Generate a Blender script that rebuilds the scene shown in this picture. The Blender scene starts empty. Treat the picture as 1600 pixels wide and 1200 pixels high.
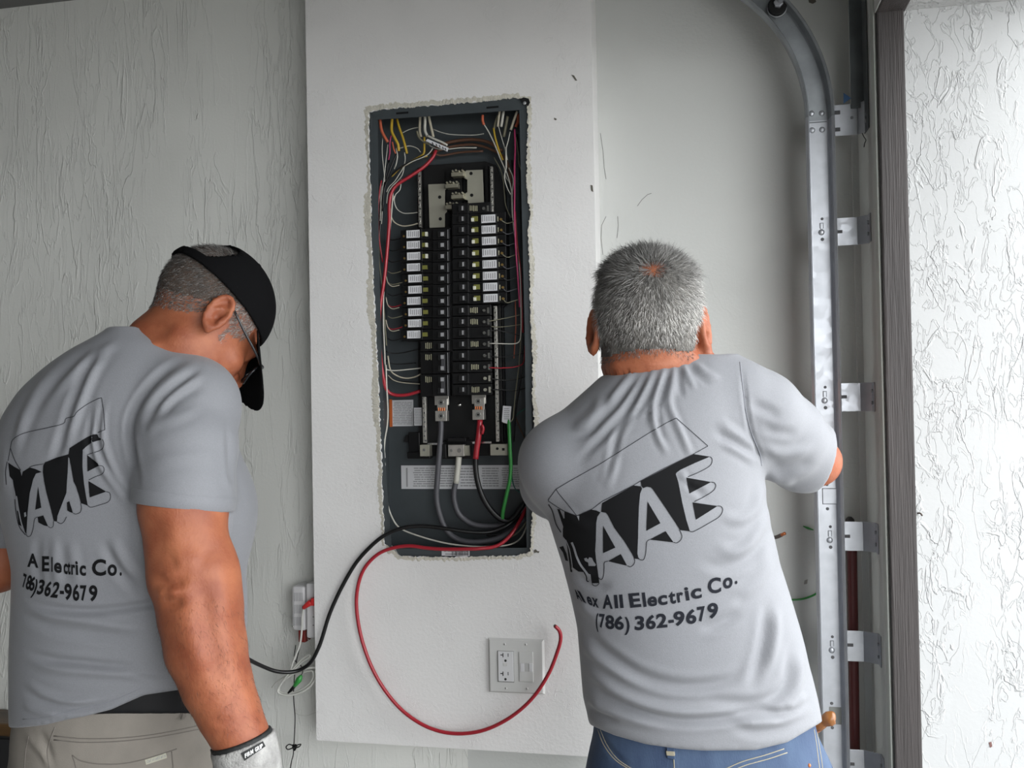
import bpy, bmesh, math, random
import numpy as np
from mathutils import Vector, Matrix
from mathutils.bvhtree import BVHTree
from mathutils.geometry import tessellate_polygon

random.seed(7)
rng = np.random.default_rng(7)
SC = bpy.context.scene
COL = SC.collection

# ---------------------------------------------------------------- camera
F = 1450.0                                   # focal length in pixels of the 1600 x 1200 frame
YAW, PITCH, ROLL = math.radians(11.68), math.radians(0.87), 0.0185
CAM = Vector((0.0, 0.0, 1.42))
_f = Vector((-math.sin(YAW) * math.cos(PITCH), math.cos(YAW) * math.cos(PITCH), math.sin(PITCH)))
_r0 = Vector((math.cos(YAW), math.sin(YAW), 0))
_u0 = _r0.cross(_f)
_u = _u0 * math.cos(ROLL) + _r0 * math.sin(ROLL)
_r = _r0 * math.cos(ROLL) - _u0 * math.sin(ROLL)
cd = bpy.data.cameras.new('camera')
cam = bpy.data.objects.new('camera', cd)
COL.objects.link(cam)
cd.sensor_width = 36.0
cd.lens = 36.0 * F / 1600.0
cd.clip_start = 0.02
cam.matrix_world = Matrix(((_r.x, _u.x, -_f.x, CAM.x), (_r.y, _u.y, -_f.y, CAM.y), (_r.z, _u.z, -_f.z, CAM.z), (0, 0, 0, 1)))
SC.camera = cam
C2W = np.array([[_r.x, _f.x, _u.x], [_r.y, _f.y, _u.y], [_r.z, _f.z, _u.z]])   # camera axes (right, forward, up) to world
CAMN = np.array(CAM)

# ---------------------------------------------------------------- world, light, exposure
w = bpy.data.worlds.new('overcast_sky')
SC.world = w
w.use_nodes = True
bg = w.node_tree.nodes['Background']
bg.inputs[0].default_value = (0.96, 0.985, 1.0, 1)
bg.inputs[1].default_value = 1.0
SC.view_settings.view_transform = 'Standard'
SC.view_settings.look = 'None'
SC.view_settings.gamma = 1.0
SC.view_settings.use_curve_mapping = False
SC.view_settings.exposure = 2.75
# portal over the open garage door: guides sampling of the sky, gives no light of its own
pl = bpy.data.lights.new('door_portal', 'AREA')
pl.shape = 'RECTANGLE'
pl.size, pl.size_y = 4.4, 2.15
pl.cycles.is_portal = True
po = bpy.data.objects.new('door_portal', pl)
po.location = (0.70, -0.27, 1.07)
po.rotation_euler = (math.pi / 2, 0, math.pi / 2)
COL.objects.link(po)

# ---------------------------------------------------------------- helpers: rays
def ray(px, py):
    return _f + _r * ((px - 800) / F) + _u * ((600 - py) / F)
def PD(px, py, d):
    return CAM + ray(px, py) * d
def PY(px, py, Y):
    r = ray(px, py)
    return CAM + r * ((Y - CAM.y) / r.y)
def PX(px, py, X):
    r = ray(px, py)
    return CAM + r * ((X - CAM.x) / r.x)
def c2w(a):
    return np.asarray(a) @ C2W.T + CAMN
def w2c(a):
    return (np.asarray(a, float) - CAMN) @ C2W

# ---------------------------------------------------------------- helpers: materials
MATS = {}
def mat(name, col, rough=0.6, metal=0.0, noise=None, bump=None, spec=0.5, extra=None, sheen=0.0, coords='Object'):
    """noise = (scale, amount[, stretch xyz]); bump = (scale, distance[, stretch xyz])"""
    if name in MATS:
        return MATS[name]
    m = bpy.data.materials.new(name)
    m.use_nodes = True
    nt = m.node_tree
    b = nt.nodes['Principled BSDF']
    b.inputs['Base Color'].default_value = (*col, 1)
    b.inputs['Roughness'].default_value = rough
    b.inputs['Metallic'].default_value = metal
    b.inputs['Specular IOR Level'].default_value = spec
    if sheen:
        b.inputs['Sheen Weight'].default_value = sheen
    tc = nt.nodes.new('ShaderNodeTexCoord')
    def tex(scale, stretch, detail=4.0, rough_=0.55):
        mp = nt.nodes.new('ShaderNodeMapping')
        mp.inputs['Scale'].default_value = stretch
        nt.links.new(tc.outputs[coords], mp.inputs[0])
        n = nt.nodes.new('ShaderNodeTexNoise')
        n.inputs['Scale'].default_value = scale
        n.inputs['Detail'].default_value = detail
        n.inputs['Roughness'].default_value = rough_
        nt.links.new(mp.outputs[0], n.inputs['Vector'])
        return n
    if noise:
        n = tex(noise[0], noise[2] if len(noise) > 2 else (1, 1, 1))
        mx = nt.nodes.new('ShaderNodeMix')
        mx.data_type = 'RGBA'
        a = noise[1]
        c2 = noise[3] if len(noise) > 3 else tuple(max(0, c * (1 - a)) for c in col)
        c1 = col if len(noise) > 3 else tuple(min(1, c * (1 + a)) for c in col)
        mx.inputs[6].default_value = (*c2, 1)
        mx.inputs[7].default_value = (*c1, 1)
        rp = nt.nodes.new('ShaderNodeMapRange')
        rp.inputs[1].default_value = 0.32
        rp.inputs[2].default_value = 0.68
        nt.links.new(n.outputs[0], rp.inputs[0])
        nt.links.new(rp.outputs[0], mx.inputs[0])
        nt.links.new(mx.outputs[2], b.inputs['Base Color'])
    if bump:
        n = tex(bump[0], bump[2] if len(bump) > 2 else (1, 1, 1))
        bp = nt.nodes.new('ShaderNodeBump')
        bp.inputs['Strength'].default_value = 1.0
        bp.inputs['Distance'].default_value = bump[1]
        nt.links.new(n.outputs[0], bp.inputs['Height'])
        nt.links.new(bp.outputs[0], b.inputs['Normal'])
    if extra:
        extra(nt, b, tc)
    MATS[name] = m
    return m

def stucco(name, col, ridge=0.0022, fine=0.0008, scale=9.0, stretch=(1, 1, 0.42), rough=0.75, dens=0.5, noise_amt=0.05):
    """wall paint over trowelled stucco: sparse raised squiggles plus fine grain"""
    if name in MATS:
        return MATS[name]
    m = bpy.data.materials.new(name)
    m.use_nodes = True
    nt = m.node_tree
    N, L = nt.nodes, nt.links
    b = N['Principled BSDF']
    b.inputs['Roughness'].default_value = rough
    b.inputs['Specular IOR Level'].default_value = 0.3
    geo = N.new('ShaderNodeNewGeometry')
    mp = N.new('ShaderNodeMapping')
    mp.inputs['Scale'].default_value = stretch
    L.new(geo.outputs['Position'], mp.inputs[0])
    def noise(sc, det, dist=0.0, vec=None):
        n = N.new('ShaderNodeTexNoise')
        n.inputs['Scale'].default_value = sc
        n.inputs['Detail'].default_value = det
        n.inputs['Distortion'].default_value = dist
        L.new((vec or mp).outputs[0], n.inputs['Vector'])
        return n
    def math_(op, a, bb, clamp=False):
        n = N.new('ShaderNodeMath')
        n.operation = op
        n.use_clamp = clamp
        for i, v in enumerate((a, bb)):
            if v is None:
                continue
            if isinstance(v, (int, float)):
                n.inputs[i].default_value = v
            else:
                L.new(v, n.inputs[i])
        return n.outputs[0]
    def mr(v, a, bb, c=0.0, d=1.0, smooth=True):
        n = N.new('ShaderNodeMapRange')
        if smooth:
            n.interpolation_type = 'SMOOTHSTEP'
        n.inputs[1].default_value = a
        n.inputs[2].default_value = bb
        n.inputs[3].default_value = c
        n.inputs[4].default_value = d
        L.new(v, n.inputs[0])
        return n.outputs[0]
    base = noise(scale, 5.0, 0.6)
    step = mr(base.outputs[0], 0.52, 0.56)                              # flattened plateaus with torn edges
    ab = math_('ABSOLUTE', math_('SUBTRACT', base.outputs[0], 0.54), None)
    lip = mr(ab, 0.0, 0.022, 1.0, 0.0)                                  # a lip along the plateau edge
    mask = noise(scale * 0.35, 2.0)
    mk = mr(mask.outputs[0], dens - 0.08, dens + 0.1)
    n2 = noise(scale * 2.3, 5.0, 0.9)
    ab2 = math_('ABSOLUTE', math_('SUBTRACT', n2.outputs[0], 0.53), None)
    lip2 = mr(ab2, 0.0, 0.03, 0.6, 0.0)
    h = math_('ADD', math_('MULTIPLY', step, 0.5), math_('MULTIPLY', lip, 0.8))
    h = math_('ADD', h, math_('MULTIPLY', lip2, mk))
    h = math_('MULTIPLY', h, math_('ADD', math_('MULTIPLY', mk, 0.85), 0.15))
    grain = noise(140.0, 3.0, 0.0, geo)
    bp1 = N.new('ShaderNodeBump')
    bp1.inputs['Distance'].default_value = ridge
    L.new(h, bp1.inputs['Height'])
    bp2 = N.new('ShaderNodeBump')
    bp2.inputs['Distance'].default_value = fine
    L.new(grain.outputs[0], bp2.inputs['Height'])
    L.new(bp1.outputs[0], bp2.inputs['Normal'])
    L.new(bp2.outputs[0], b.inputs['Normal'])
    cn = noise(2.2, 4.0, 0.0, geo)
    mx = N.new('ShaderNodeMix')
    mx.data_type = 'RGBA'
    mx.inputs[6].default_value = (*[c * (1 - noise_amt) for c in col], 1)
    mx.inputs[7].default_value = (*[min(1, c * (1 + noise_amt)) for c in col], 1)
    L.new(mr(cn.outputs[0], 0.35, 0.65), mx.inputs[0])
    L.new(mx.outputs[2], b.inputs['Base Color'])
    MATS[name] = m
    return m

# ---------------------------------------------------------------- helpers: mesh builder and objects
class MB:
    def __init__(s):
        s.v, s.f = [], []
    def add(s, vs, fs):
        o = len(s.v)
        s.v += [tuple(v) for v in vs]
        s.f += [tuple(i + o for i in f) for f in fs]
        return s
    def box(s, lo, hi):
        (x0, y0, z0), (x1, y1, z1) = lo, hi
        x0, x1 = min(x0, x1), max(x0, x1); y0, y1 = min(y0, y1), max(y0, y1); z0, z1 = min(z0, z1), max(z0, z1)
        return s.add([(x0, y0, z0), (x1, y0, z0), (x1, y1, z0), (x0, y1, z0), (x0, y0, z1), (x1, y0, z1), (x1, y1, z1), (x0, y1, z1)],
                     [(0, 3, 2, 1), (4, 5, 6, 7), (0, 1, 5, 4), (1, 2, 6, 5), (2, 3, 7, 6), (3, 0, 4, 7)])
    def prism(s, loop, vec):
        """closed polygon loop of 3D points extruded by vec"""
        n = len(loop)
        a = [Vector(p) for p in loop]
        nrm = Vector((0, 0, 0))
        for i in range(n):
            nrm += a[i].cross(a[(i + 1) % n])
        if nrm.dot(Vector(vec)) > 0:
            a.reverse()
        b = [p + Vector(vec) for p in a]
        tris = tessellate_polygon([a])
        fs = []
        for t in tris:
            t = list(t)
            tn = (a[t[1]] - a[t[0]]).cross(a[t[2]] - a[t[0]])
            if tn.dot(Vector(vec)) > 0:
                t.reverse()
            fs.append(tuple(t))
            fs.append(tuple(i + n for i in reversed(t)))
        for i in range(n):
            j = (i + 1) % n
            fs.append((i, i + n, j + n, j))
        return s.add(a + b, fs)
    def cyl(s, a, b, r, n=12, r2=None):
        a, b = Vector(a), Vector(b)
        r2 = r if r2 is None else r2
        d = (b - a).normalized()
        t = d.orthogonal().normalized()
        q = d.cross(t)
        vs = []
        for c, rr in ((a, r), (b, r2)):
            for k in range(n):
                th = 2 * math.pi * k / n
                vs.append(c + t * (rr * math.cos(th)) + q * (rr * math.sin(th)))
        fs = [(k, (k + 1) % n, n + (k + 1) % n, n + k) for k in range(n)]
        fs += [tuple(reversed(range(n))), tuple(range(n, 2 * n))]
        return s.add(vs, fs)
    def dome(s, c, axis, r, h, n=12, rings=3):
        c, d = Vector(c), Vector(axis).normalized()
        t = d.orthogonal().normalized()
        q = d.cross(t)
        vs, fs = [], []
        for i in range(rings):
            ph = i / rings * math.pi / 2
            for k in range(n):
                th = 2 * math.pi * k / n
                vs.append(c + d * (h * math.sin(ph)) + (t * math.cos(th) + q * math.sin(th)) * (r * math.cos(ph)))
        vs.append(c + d * h)
        for i in range(rings - 1):
            for k in range(n):
                fs.append((i * n + k, i * n + (k + 1) % n, (i + 1) * n + (k + 1) % n, (i + 1) * n + k))
        for k in range(n):
            fs.append(((rings - 1) * n + k, (rings - 1) * n + (k + 1) % n, rings * n))
        return s.add(vs, fs)
    def tube(s, pts, r, n=8, closed=False, sub=5, rs=None):
        P = [Vector(p) for p in pts]
        if sub > 1 and len(P) > 2:
            Q, R = [], []
            m = len(P)
            rng_ = range(m if closed else m - 1)
            for i in rng_:
                if closed:
                    p0, p1, p2, p3 = P[i - 1], P[i], P[(i + 1) % m], P[(i + 2) % m]
                else:
                    p1, p2 = P[i], P[i + 1]
                    p0 = P[i - 1] if i else p1 * 2 - p2
                    p3 = P[i + 2] if i + 2 < m else p2 * 2 - p1
                for k in range(sub):
                    t = k / sub
                    t2, t3 = t * t, t * t * t
                    Q.append(0.5 * ((2 * p1) + (p2 - p0) * t + (2 * p0 - 5 * p1 + 4 * p2 - p3) * t2 + (3 * p1 - p0 - 3 * p2 + p3) * t3))
                    if rs:
                        R.append(rs[i] + (rs[min(i + 1, m - 1)] - rs[i]) * t)
            if not closed:
                Q.append(P[-1])
                if rs:
                    R.append(rs[-1])
            P = Q
            rs = R if rs else None
        m = len(P)
        vs, fs = [], []
        t0 = (P[1] - P[0]).normalized()
        nr = t0.orthogonal().normalized()
        for i in range(m):
            if closed:
                tg = (P[(i + 1) % m] - P[i - 1]).normalized()
            else:
                tg = (P[min(i + 1, m - 1)] - P[max(i - 1, 0)]).normalized()
            nr = (nr - tg * nr.dot(tg))
            nr = nr.normalized() if nr.length > 1e-9 else tg.orthogonal().normalized()
            bn = tg.cross(nr)
            rr = rs[i] if rs else r
            for k in range(n):
                th = 2 * math.pi * k / n
                vs.append(P[i] + nr * (rr * math.cos(th)) + bn * (rr * math.sin(th)))
        for i in range(m if closed else m - 1):
            j = (i + 1) % m
            for k in range(n):
                fs.append((i * n + k, i * n + (k + 1) % n, j * n + (k + 1) % n, j * n + k))
        if not closed:
            fs.append(tuple(reversed(range(n))))
            fs.append(tuple((m - 1) * n + k for k in range(n)))
        return s.add(vs, fs)

ROOTLOC = {}
def link(o, parent=None):
    COL.objects.link(o)
    if parent is not None:
        o.parent = parent
        if parent.name in ROOTLOC:
            o.matrix_parent_inverse = Matrix.Translation(-ROOTLOC[parent.name])
    return o
def obj(name, mb, m, parent=None, bevel=0.0, smooth=False, seg=2):
    me = bpy.data.meshes.new(name)
    me.from_pydata(mb.v, [], mb.f)
    me.update()
    if m is not None:
        me.materials.append(m)
    if smooth:
        me.polygons.foreach_set('use_smooth', [True] * len(me.polygons))
    o = bpy.data.objects.new(name, me)
    link(o, parent)
    if bevel:
        bv = o.modifiers.new('bevel', 'BEVEL')
        bv.width = bevel
        bv.segments = seg
        bv.limit_method = 'ANGLE'
        bv.angle_limit = math.radians(40)
    return o
def npobj(name, v, f, m, parent=None, smooth=True):
    me = bpy.data.meshes.new(name)
    v = np.asarray(v, np.float32)
    f = np.asarray(f, np.int32)
    k = f.shape[1]
    me.vertices.add(len(v))
    me.vertices.foreach_set('co', v.ravel())
    me.loops.add(f.size)
    me.loops.foreach_set('vertex_index', f.ravel())
    me.polygons.add(len(f))
    me.polygons.foreach_set('loop_start', np.arange(0, f.size, k, dtype=np.int32))
    me.polygons.foreach_set('loop_total', np.full(len(f), k, np.int32))
    me.polygons.foreach_set('use_smooth', np.full(len(f), smooth))
    me.update(calc_edges=True)
    me.validate()
    if m is not None:
        me.materials.append(m)
    o = bpy.data.objects.new(name, me)
    return link(o, parent)
def thing(name, label, cat, loc, group=None):
    o = bpy.data.objects.new(name, None)
    o.empty_display_size = 0.05
    COL.objects.link(o)
    o.location = loc
    ROOTLOC[o.name] = Vector(loc)
    o['label'], o['category'] = label, cat
    if group:
        o['group'] = group
    return o
def tag(o, label, cat, group=None):
    o['label'], o['category'] = label, cat
    if group:
        o['group'] = group
    return o
def struct(o):
    o['kind'] = 'structure'
    return o
def pbox(mb, x0, y0, x1, y1, Ya, Yb):
    """box whose front face covers the given pixels at world depth Ya, going back to Yb"""
    xm, ym = (x0 + x1) / 2, (y0 + y1) / 2
    a, b = PY(x0, ym, Ya), PY(x1, ym, Ya)
    c, d = PY(xm, y0, Ya), PY(xm, y1, Ya)
    return mb.box((a.x, Ya, d.z), (b.x, Yb, c.z))
# ================================================================ the setting
YF, YW = 2.05, 2.15            # front of the boxed-out chase, plane of the side wall
XF = 0.347                     # inner face of the front (door) wall
ZC = 2.49
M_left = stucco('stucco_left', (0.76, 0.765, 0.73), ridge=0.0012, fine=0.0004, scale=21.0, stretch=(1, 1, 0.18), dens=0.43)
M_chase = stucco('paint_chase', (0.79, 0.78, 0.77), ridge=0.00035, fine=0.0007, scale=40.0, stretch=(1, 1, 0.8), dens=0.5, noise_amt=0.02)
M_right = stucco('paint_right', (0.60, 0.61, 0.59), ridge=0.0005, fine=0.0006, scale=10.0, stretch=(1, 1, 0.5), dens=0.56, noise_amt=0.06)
M_reveal = stucco('stucco_reveal', (0.46, 0.465, 0.465), ridge=0.0015, fine=0.0003, scale=20.0, stretch=(1, 1, 0.45), dens=0.38, noise_amt=0.02)
M_ceil = stucco('paint_ceiling', (0.16, 0.16, 0.155), ridge=0.0008, fine=0.0005, scale=20.0, stretch=(1, 1, 1))
M_dim = stucco('stucco_far', (0.22, 0.22, 0.21), ridge=0.001, fine=0.0004, scale=12.0)
M_floor = mat('garage_concrete', (0.20, 0.195, 0.185), 0.8, noise=(3.0, 0.2), bump=(60, 0.001))
M_drive = mat('driveway_concrete', (0.27, 0.265, 0.255), 0.9, noise=(2.0, 0.15), bump=(80, 0.001))
M_brown = mat('brown_wood_trim', (0.040, 0.034, 0.033), 0.6, noise=(60, 0.2, (1, 1, 0.04)), bump=(330, 0.0022, (1, 1, 0.03)))
M_pale = mat('pale_painted_wood', (0.46, 0.48, 0.44), 0.55, noise=(12, 0.08, (1, 1, 0.1)))

xe = PY(480, 200, YF).x        # left edge of the chase
xr = PY(927, 200, YF).x
zb = PY(700, 1169, YF).z
def wall(name, m, *boxes):
    mb = MB()
    for lo, hi in boxes:
        mb.box(lo, hi)
    return struct(obj(name, mb, m))
wall('floor', M_floor, ((-4.2, -3.6, -0.1), (0.68, 2.35, 0)))
wall('ceiling', M_ceil, ((-4.2, -3.6, ZC), (0.68, 2.35, ZC + 0.1)))
wall('wall_left', M_left, ((-4.2, YW, 0), ((xe + xr) / 2, YW + 0.2, ZC)))
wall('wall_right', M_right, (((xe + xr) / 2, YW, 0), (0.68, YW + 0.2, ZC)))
wall('wall_far', M_dim, ((-4.3, -3.6, 0), (-4.2, 2.35, ZC)))
wall('wall_back', M_dim, ((-4.3, -3.7, 0), (0.68, -3.6, ZC)))
YJ = 1.92
zh = PY(1400, 18, YJ).z
wall('wall_front', M_reveal, ((XF, YJ, 0), (0.68, YW, ZC)), ((XF, -2.45, zh), (0.68, YJ, ZC)), ((XF, -3.6, 0), (0.68, -2.45, ZC)))
# inner face of the door wall: grey paint skin, then the pale jamb board and the brown stop
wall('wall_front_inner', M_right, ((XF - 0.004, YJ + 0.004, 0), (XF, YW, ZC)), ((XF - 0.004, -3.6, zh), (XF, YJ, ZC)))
Yp = YJ + 0.030
wall('trim_1', M_pale, ((XF - 0.007, YJ - 0.002, 0), (XF - 0.004, Yp, zh + 0.06)))
xb = PY(1427, 600, YJ - 0.014).x
mb = MB()
mb.box((XF - 0.002, YJ - 0.014, 0), (xb, YJ, zh))
o = struct(obj('trim_2', mb, M_brown, bevel=0.003))
mb = MB()
mb.box((XF - 0.002, -2.45, zh - 0.004), (xb + 0.004, YJ + 0.0, zh + 0.03))
o = struct(obj('trim_3', mb, M_brown, bevel=0.003))
mb = MB().box((-9, -14, -0.16), (16, 14, -0.10))
o = struct(obj('ground_outside', mb, M_drive))

xs_ = PY(1340, 600, YW - 0.008).x
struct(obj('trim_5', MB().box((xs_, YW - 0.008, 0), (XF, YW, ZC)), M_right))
# ---- the chase: front with a rough hole, sides, underside
def jag(poly, step, amp, seed):
    r = random.Random(seed)
    out = []
    n = len(poly)
    for i in range(n):
        (x0, y0), (x1, y1) = poly[i], poly[(i + 1) % n]
        L = math.hypot(x1 - x0, y1 - y0)
        k = max(1, int(L / step))
        for j in range(k):
            t = j / k
            nx, ny = (y1 - y0) / L, -(x1 - x0) / L
            a = (r.random() - 0.5) * 2 * amp if j else 0
            out.append((x0 + (x1 - x0) * t + nx * a, y0 + (y1 - y0) * t + ny * a))
    return out
HOLE = [(576, 175), (600, 170), (700, 163), (806, 153), (823, 153), (825, 200), (823, 260), (824, 300), (829, 335), (824, 360), (828, 420), (829, 500),
        (833, 560), (832, 620), (836, 680), (833, 760), (829, 862), (806, 869), (700, 871), (627, 870), (600, 850), (598, 780), (594, 680), (591, 600), (588, 540), (584, 460), (580, 380), (579, 300), (576, 240)]
hole = jag(HOLE, 4.0, 1.5, 3)
loop_h = [PY(x, y, YF) for x, y in hole]
outer = [Vector((xe, YF, zb)), Vector((xr, YF, zb)), Vector((xr, YF, ZC)), Vector((xe, YF, ZC))]
pts = outer + loop_h
tris = tessellate_polygon([outer, loop_h])
mb = MB()
fs = []
for t in tris:
    a, b, c = (pts[i] for i in t)
    fs.append(tuple(t) if (b - a).cross(c - a).y < 0 else tuple(reversed(t)))
nh = len(loop_h)
back = [p + Vector((0, 0.024, 0)) for p in loop_h]
fs += [(4 + i, 4 + (i + 1) % nh, 4 + nh + (i + 1) % nh, 4 + nh + i) for i in range(nh)]
mb.add(pts + back, fs)
# sides and bottom as thin slabs of plaster board
mb.add([(xe, YF, zb), (xe, YW, zb), (xe, YW, ZC), (xe, YF, ZC)], [(0, 3, 2, 1)])
mb.add([(xr, YF, zb), (xr, YW, zb), (xr, YW, ZC), (xr, YF, ZC)], [(0, 1, 2, 3)])
mb.add([(xe, YF, zb), (xr, YF, zb), (xr, YW, zb), (xe, YW, zb)], [(0, 1, 2, 3)])
struct(obj('wall_chase', mb, M_chase))
# torn plaster rim round the hole
M_plaster = mat('torn_plaster', (0.60, 0.575, 0.50), 0.9, noise=(60, 0.12), bump=(240, 0.002))
rim_in = jag(HOLE, 2.5, 1.9, 11)
def offset(poly, fn, cx=705, cy=515):
    out = []
    for i, (x, y) in enumerate(poly):
        dx, dy = fn(x, y)
        out.append((x + dx, y + dy))
    return out
_r2 = random.Random(5)
def off(x, y):
    dx = dy = 0
    if x < 640: dx = -(5 + 5 * (0.5 + 0.5 * math.sin(y * 0.043)) + _r2.random() * 1.2) * (1.25 if 300 < y < 720 else 0.7)
    elif x > 790: dx = 4 + 4 * (0.5 + 0.5 * math.sin(y * 0.05)) + _r2.random() * 1.2
    if y < 185: dy = -(8 + _r2.random() * 1.2) if x < 806 else -2
    elif y > 855: dy = 5 + _r2.random() * 2
    return dx, dy
rim_out = offset(rim_in, off)
n = len(rim_in)
yr = YF - 0.0012
vs = [PY(x, y, yr) for x, y in rim_in] + [PY(x, y, YF + 0.0002) for x, y in rim_out] + [PY(x, y, YF + 0.006) for x, y in rim_in]
fs = [(i, n + i, n + (i + 1) % n, (i + 1) % n) for i in range(n)] + [(2 * n + i, i, (i + 1) % n, 2 * n + (i + 1) % n) for i in range(n)]
o = struct(obj('trim_4', MB().add(vs, fs), M_plaster, smooth=False))
# small chips and specks on the walls
M_chip = mat('wall_chip', (0.13, 0.12, 0.10), 0.9)
def chip(pts, Y, name='paint_chip', m=None):
    mb = MB()
    mb.prism([PY(x, y, Y) for x, y in pts], (0, -0.0012, 0))
    return obj(name, mb, m or M_chip)
for pts, lab in (([(893, 117), (897, 118), (902, 126), (899, 126)], 'dark dash of missing paint high on the boxed-out wall, right of the open breaker panel'),
                 ([(923, 289), (926, 290), (927, 300), (924, 298)], 'dark paint nick at the right edge of the boxed-out wall, above the grey-haired head'),
                 ([(866, 184), (870, 186), (869, 188), (866, 187)], 'tiniest dark paint nick right of the breaker panel top corner')):
    tag(chip(pts, YF), lab, 'paint chip')
M_crack = mat('crack_dark', (0.20, 0.20, 0.19), 0.9)
tag(chip([(834, 860), (837, 858), (840, 861), (843, 861), (842, 864), (838, 863), (835, 864)], YF), 'black smudge on the wall just past the lower right corner of the breaker panel', 'smudge')
tag(chip([(1262, -4), (1268, -6), (1274, -3), (1275, 3), (1270, 6), (1264, 4)], YW, 'wall_hole'), 'dark round hole in the wall at the top, right of the curved track', 'hole')
def crack(pts, Y, name):
    mb = MB()
    mb.tube([PY(x, y, Y - 0.0002) for x, y in pts], 0.0006, 5, sub=1)
    return obj(name, mb, M_crack)
for pts, lab in (([(938, 208), (942, 235), (944, 262), (947, 280)], 'long hairline crack in the right wall beside the chase corner'),
                 ([(965, 338), (966, 352), (964, 372)], 'short hairline crack in the wall above the grey-haired head'),
                 ([(947, 338), (940, 352), (939, 372), (942, 398)], 'wavy hairline crack in the right wall just left of the grey-haired head'),
                 ([(996, 322), (1003, 312), (1012, 304), (1018, 302)], 'slanting hairline crack in the right wall above the grey-haired head')):
    tag(crack(pts, YW, 'wall_crack'), lab, 'crack')
# ================================================================ the open breaker panel
M_steel = mat('grey_painted_steel', (0.052, 0.062, 0.068), 0.5, noise=(8, 0.12), spec=0.5)
M_galv0 = mat('screw_zinc', (0.4, 0.41, 0.42), 0.4, metal=0.5)
M_blk = mat('black_plastic', (0.006, 0.006, 0.0065), 0.4, spec=0.35)
M_blk2 = mat('black_plastic_dull', (0.010, 0.010, 0.0105), 0.55, spec=0.3)
M_alu = mat('tinned_aluminium', (0.62, 0.60, 0.55), 0.35, metal=0.85, noise=(40, 0.1))
M_bus = mat('tinned_bus', (0.36, 0.35, 0.29), 0.5, metal=0.35, noise=(14, 0.08))
M_shiny = mat('bright_metal', (0.75, 0.75, 0.72), 0.22, metal=1.0)
M_brass = mat('brass_screw', (0.45, 0.30, 0.10), 0.35, metal=0.8)
M_paper = mat('white_label_paper', (0.66, 0.66, 0.68), 0.6)
M_ink = mat('label_ink', (0.06, 0.06, 0.065), 0.7)
M_inkgrey = mat('label_ink_grey', (0.28, 0.28, 0.29), 0.7)
M_olive = mat('olive_button', (0.17, 0.17, 0.035), 0.5)
M_ivory = mat('ivory_button', (0.72, 0.72, 0.62), 0.45)
M_greyp = mat('grey_print_highlight', (0.33, 0.33, 0.34), 0.5)
M_yelp = mat('cream_print', (0.50, 0.48, 0.33), 0.6)
M_copper = mat('bare_copper', (0.45, 0.14, 0.05), 0.4, metal=0.6)
M_orange = mat('orange_print', (0.55, 0.12, 0.02), 0.6)
WM = dict(white=mat('wire_white', (0.55, 0.54, 0.48), 0.45), red=mat('wire_red', (0.36, 0.018, 0.03), 0.3), black=mat('wire_black', (0.005, 0.005, 0.0055), 0.3),
          green=mat('wire_green', (0.035, 0.26, 0.05), 0.35), yellow=mat('wire_yellow', (0.50, 0.33, 0.03), 0.45), orange=mat('wire_orange', (0.52, 0.12, 0.06), 0.5),
          grey=mat('wire_grey', (0.075, 0.075, 0.085), 0.45), brown=mat('wire_brown', (0.10, 0.045, 0.025), 0.6), magenta=mat('wire_pink', (0.42, 0.03, 0.12), 0.4),
          cream=mat('wire_cream', (0.48, 0.44, 0.34), 0.5), olive=mat('wire_olive', (0.20, 0.19, 0.13), 0.5), teal=mat('wire_teal', (0.02, 0.12, 0.10), 0.45))

c0 = PY(705, 520, YF + 0.05)
panel = thing('breaker_panel', 'open grey steel breaker panel full of black breakers and wires, set in the white wall', 'breaker panel', (c0.x, YF + 0.03, c0.z - 0.5))
DB = 0.088                                   # inner depth of the box
YB = YF + DB
xa, xz = PY(584, 520, YF).x, PY(833, 520, YF).x
za, zz = PY(705, 870, YF).z, PY(705, 157, YF).z
t = 0.0016
# shell: back and four sides of thin sheet, with short returns at the front
mb = MB().box((xa, YB, za), (xz, YB + t, zz))
obj('back_plate', mb, M_steel, panel)
yf = YF + 0.003
mb = MB()
mb.box((xa, yf, za), (xa + t, YB, zz)).box((xz - t, yf, za), (xz, YB, zz)).box((xa, yf, zz - t), (xz, YB, zz)).box((xa, yf, za), (xz, YB, za + t))
obj('side_wall', mb, M_steel, panel)
mb = MB()
def quad_band(pts, Y, th=0.0015):
    mb.prism([PY(x, y, Y) for x, y in pts], (0, th, 0))
quad_band([(576, 172), (823, 152), (823, 171), (590, 187)], yf)          # top return
quad_band([(576, 173), (590, 180), (592, 400), (600, 700), (612, 858), (598, 852), (590, 620), (582, 420)], yf + 0.001)
quad_band([(811, 160), (825, 158), (827, 320), (831, 520), (832, 868), (823, 868), (820, 520), (815, 320)], yf + 0.001)
quad_band([(618, 857), (832, 856), (832, 874), (627, 874)], yf + 0.002)
obj('front_flange', mb, M_steel, panel)
for x0, y0, x1, y1 in ((619, 175, 638, 178), (760, 166, 779, 169)):
    obj('slot', pbox(MB(), x0, y0, x1, y1, yf - 0.0004, yf + 0.0004), M_blk, panel)
# knock-out holes at the top, seen as dark rounds on the underside of the top sheet
for px in (600, 622, 668, 752, 786, 806):
    p = PY(px, 190, YF + 0.04)
    obj('knockout', MB().cyl((p.x, p.y, zz - t - 0.0006), (p.x, p.y, zz - t + 0.0001), 0.012, 12), M_blk, panel)

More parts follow.
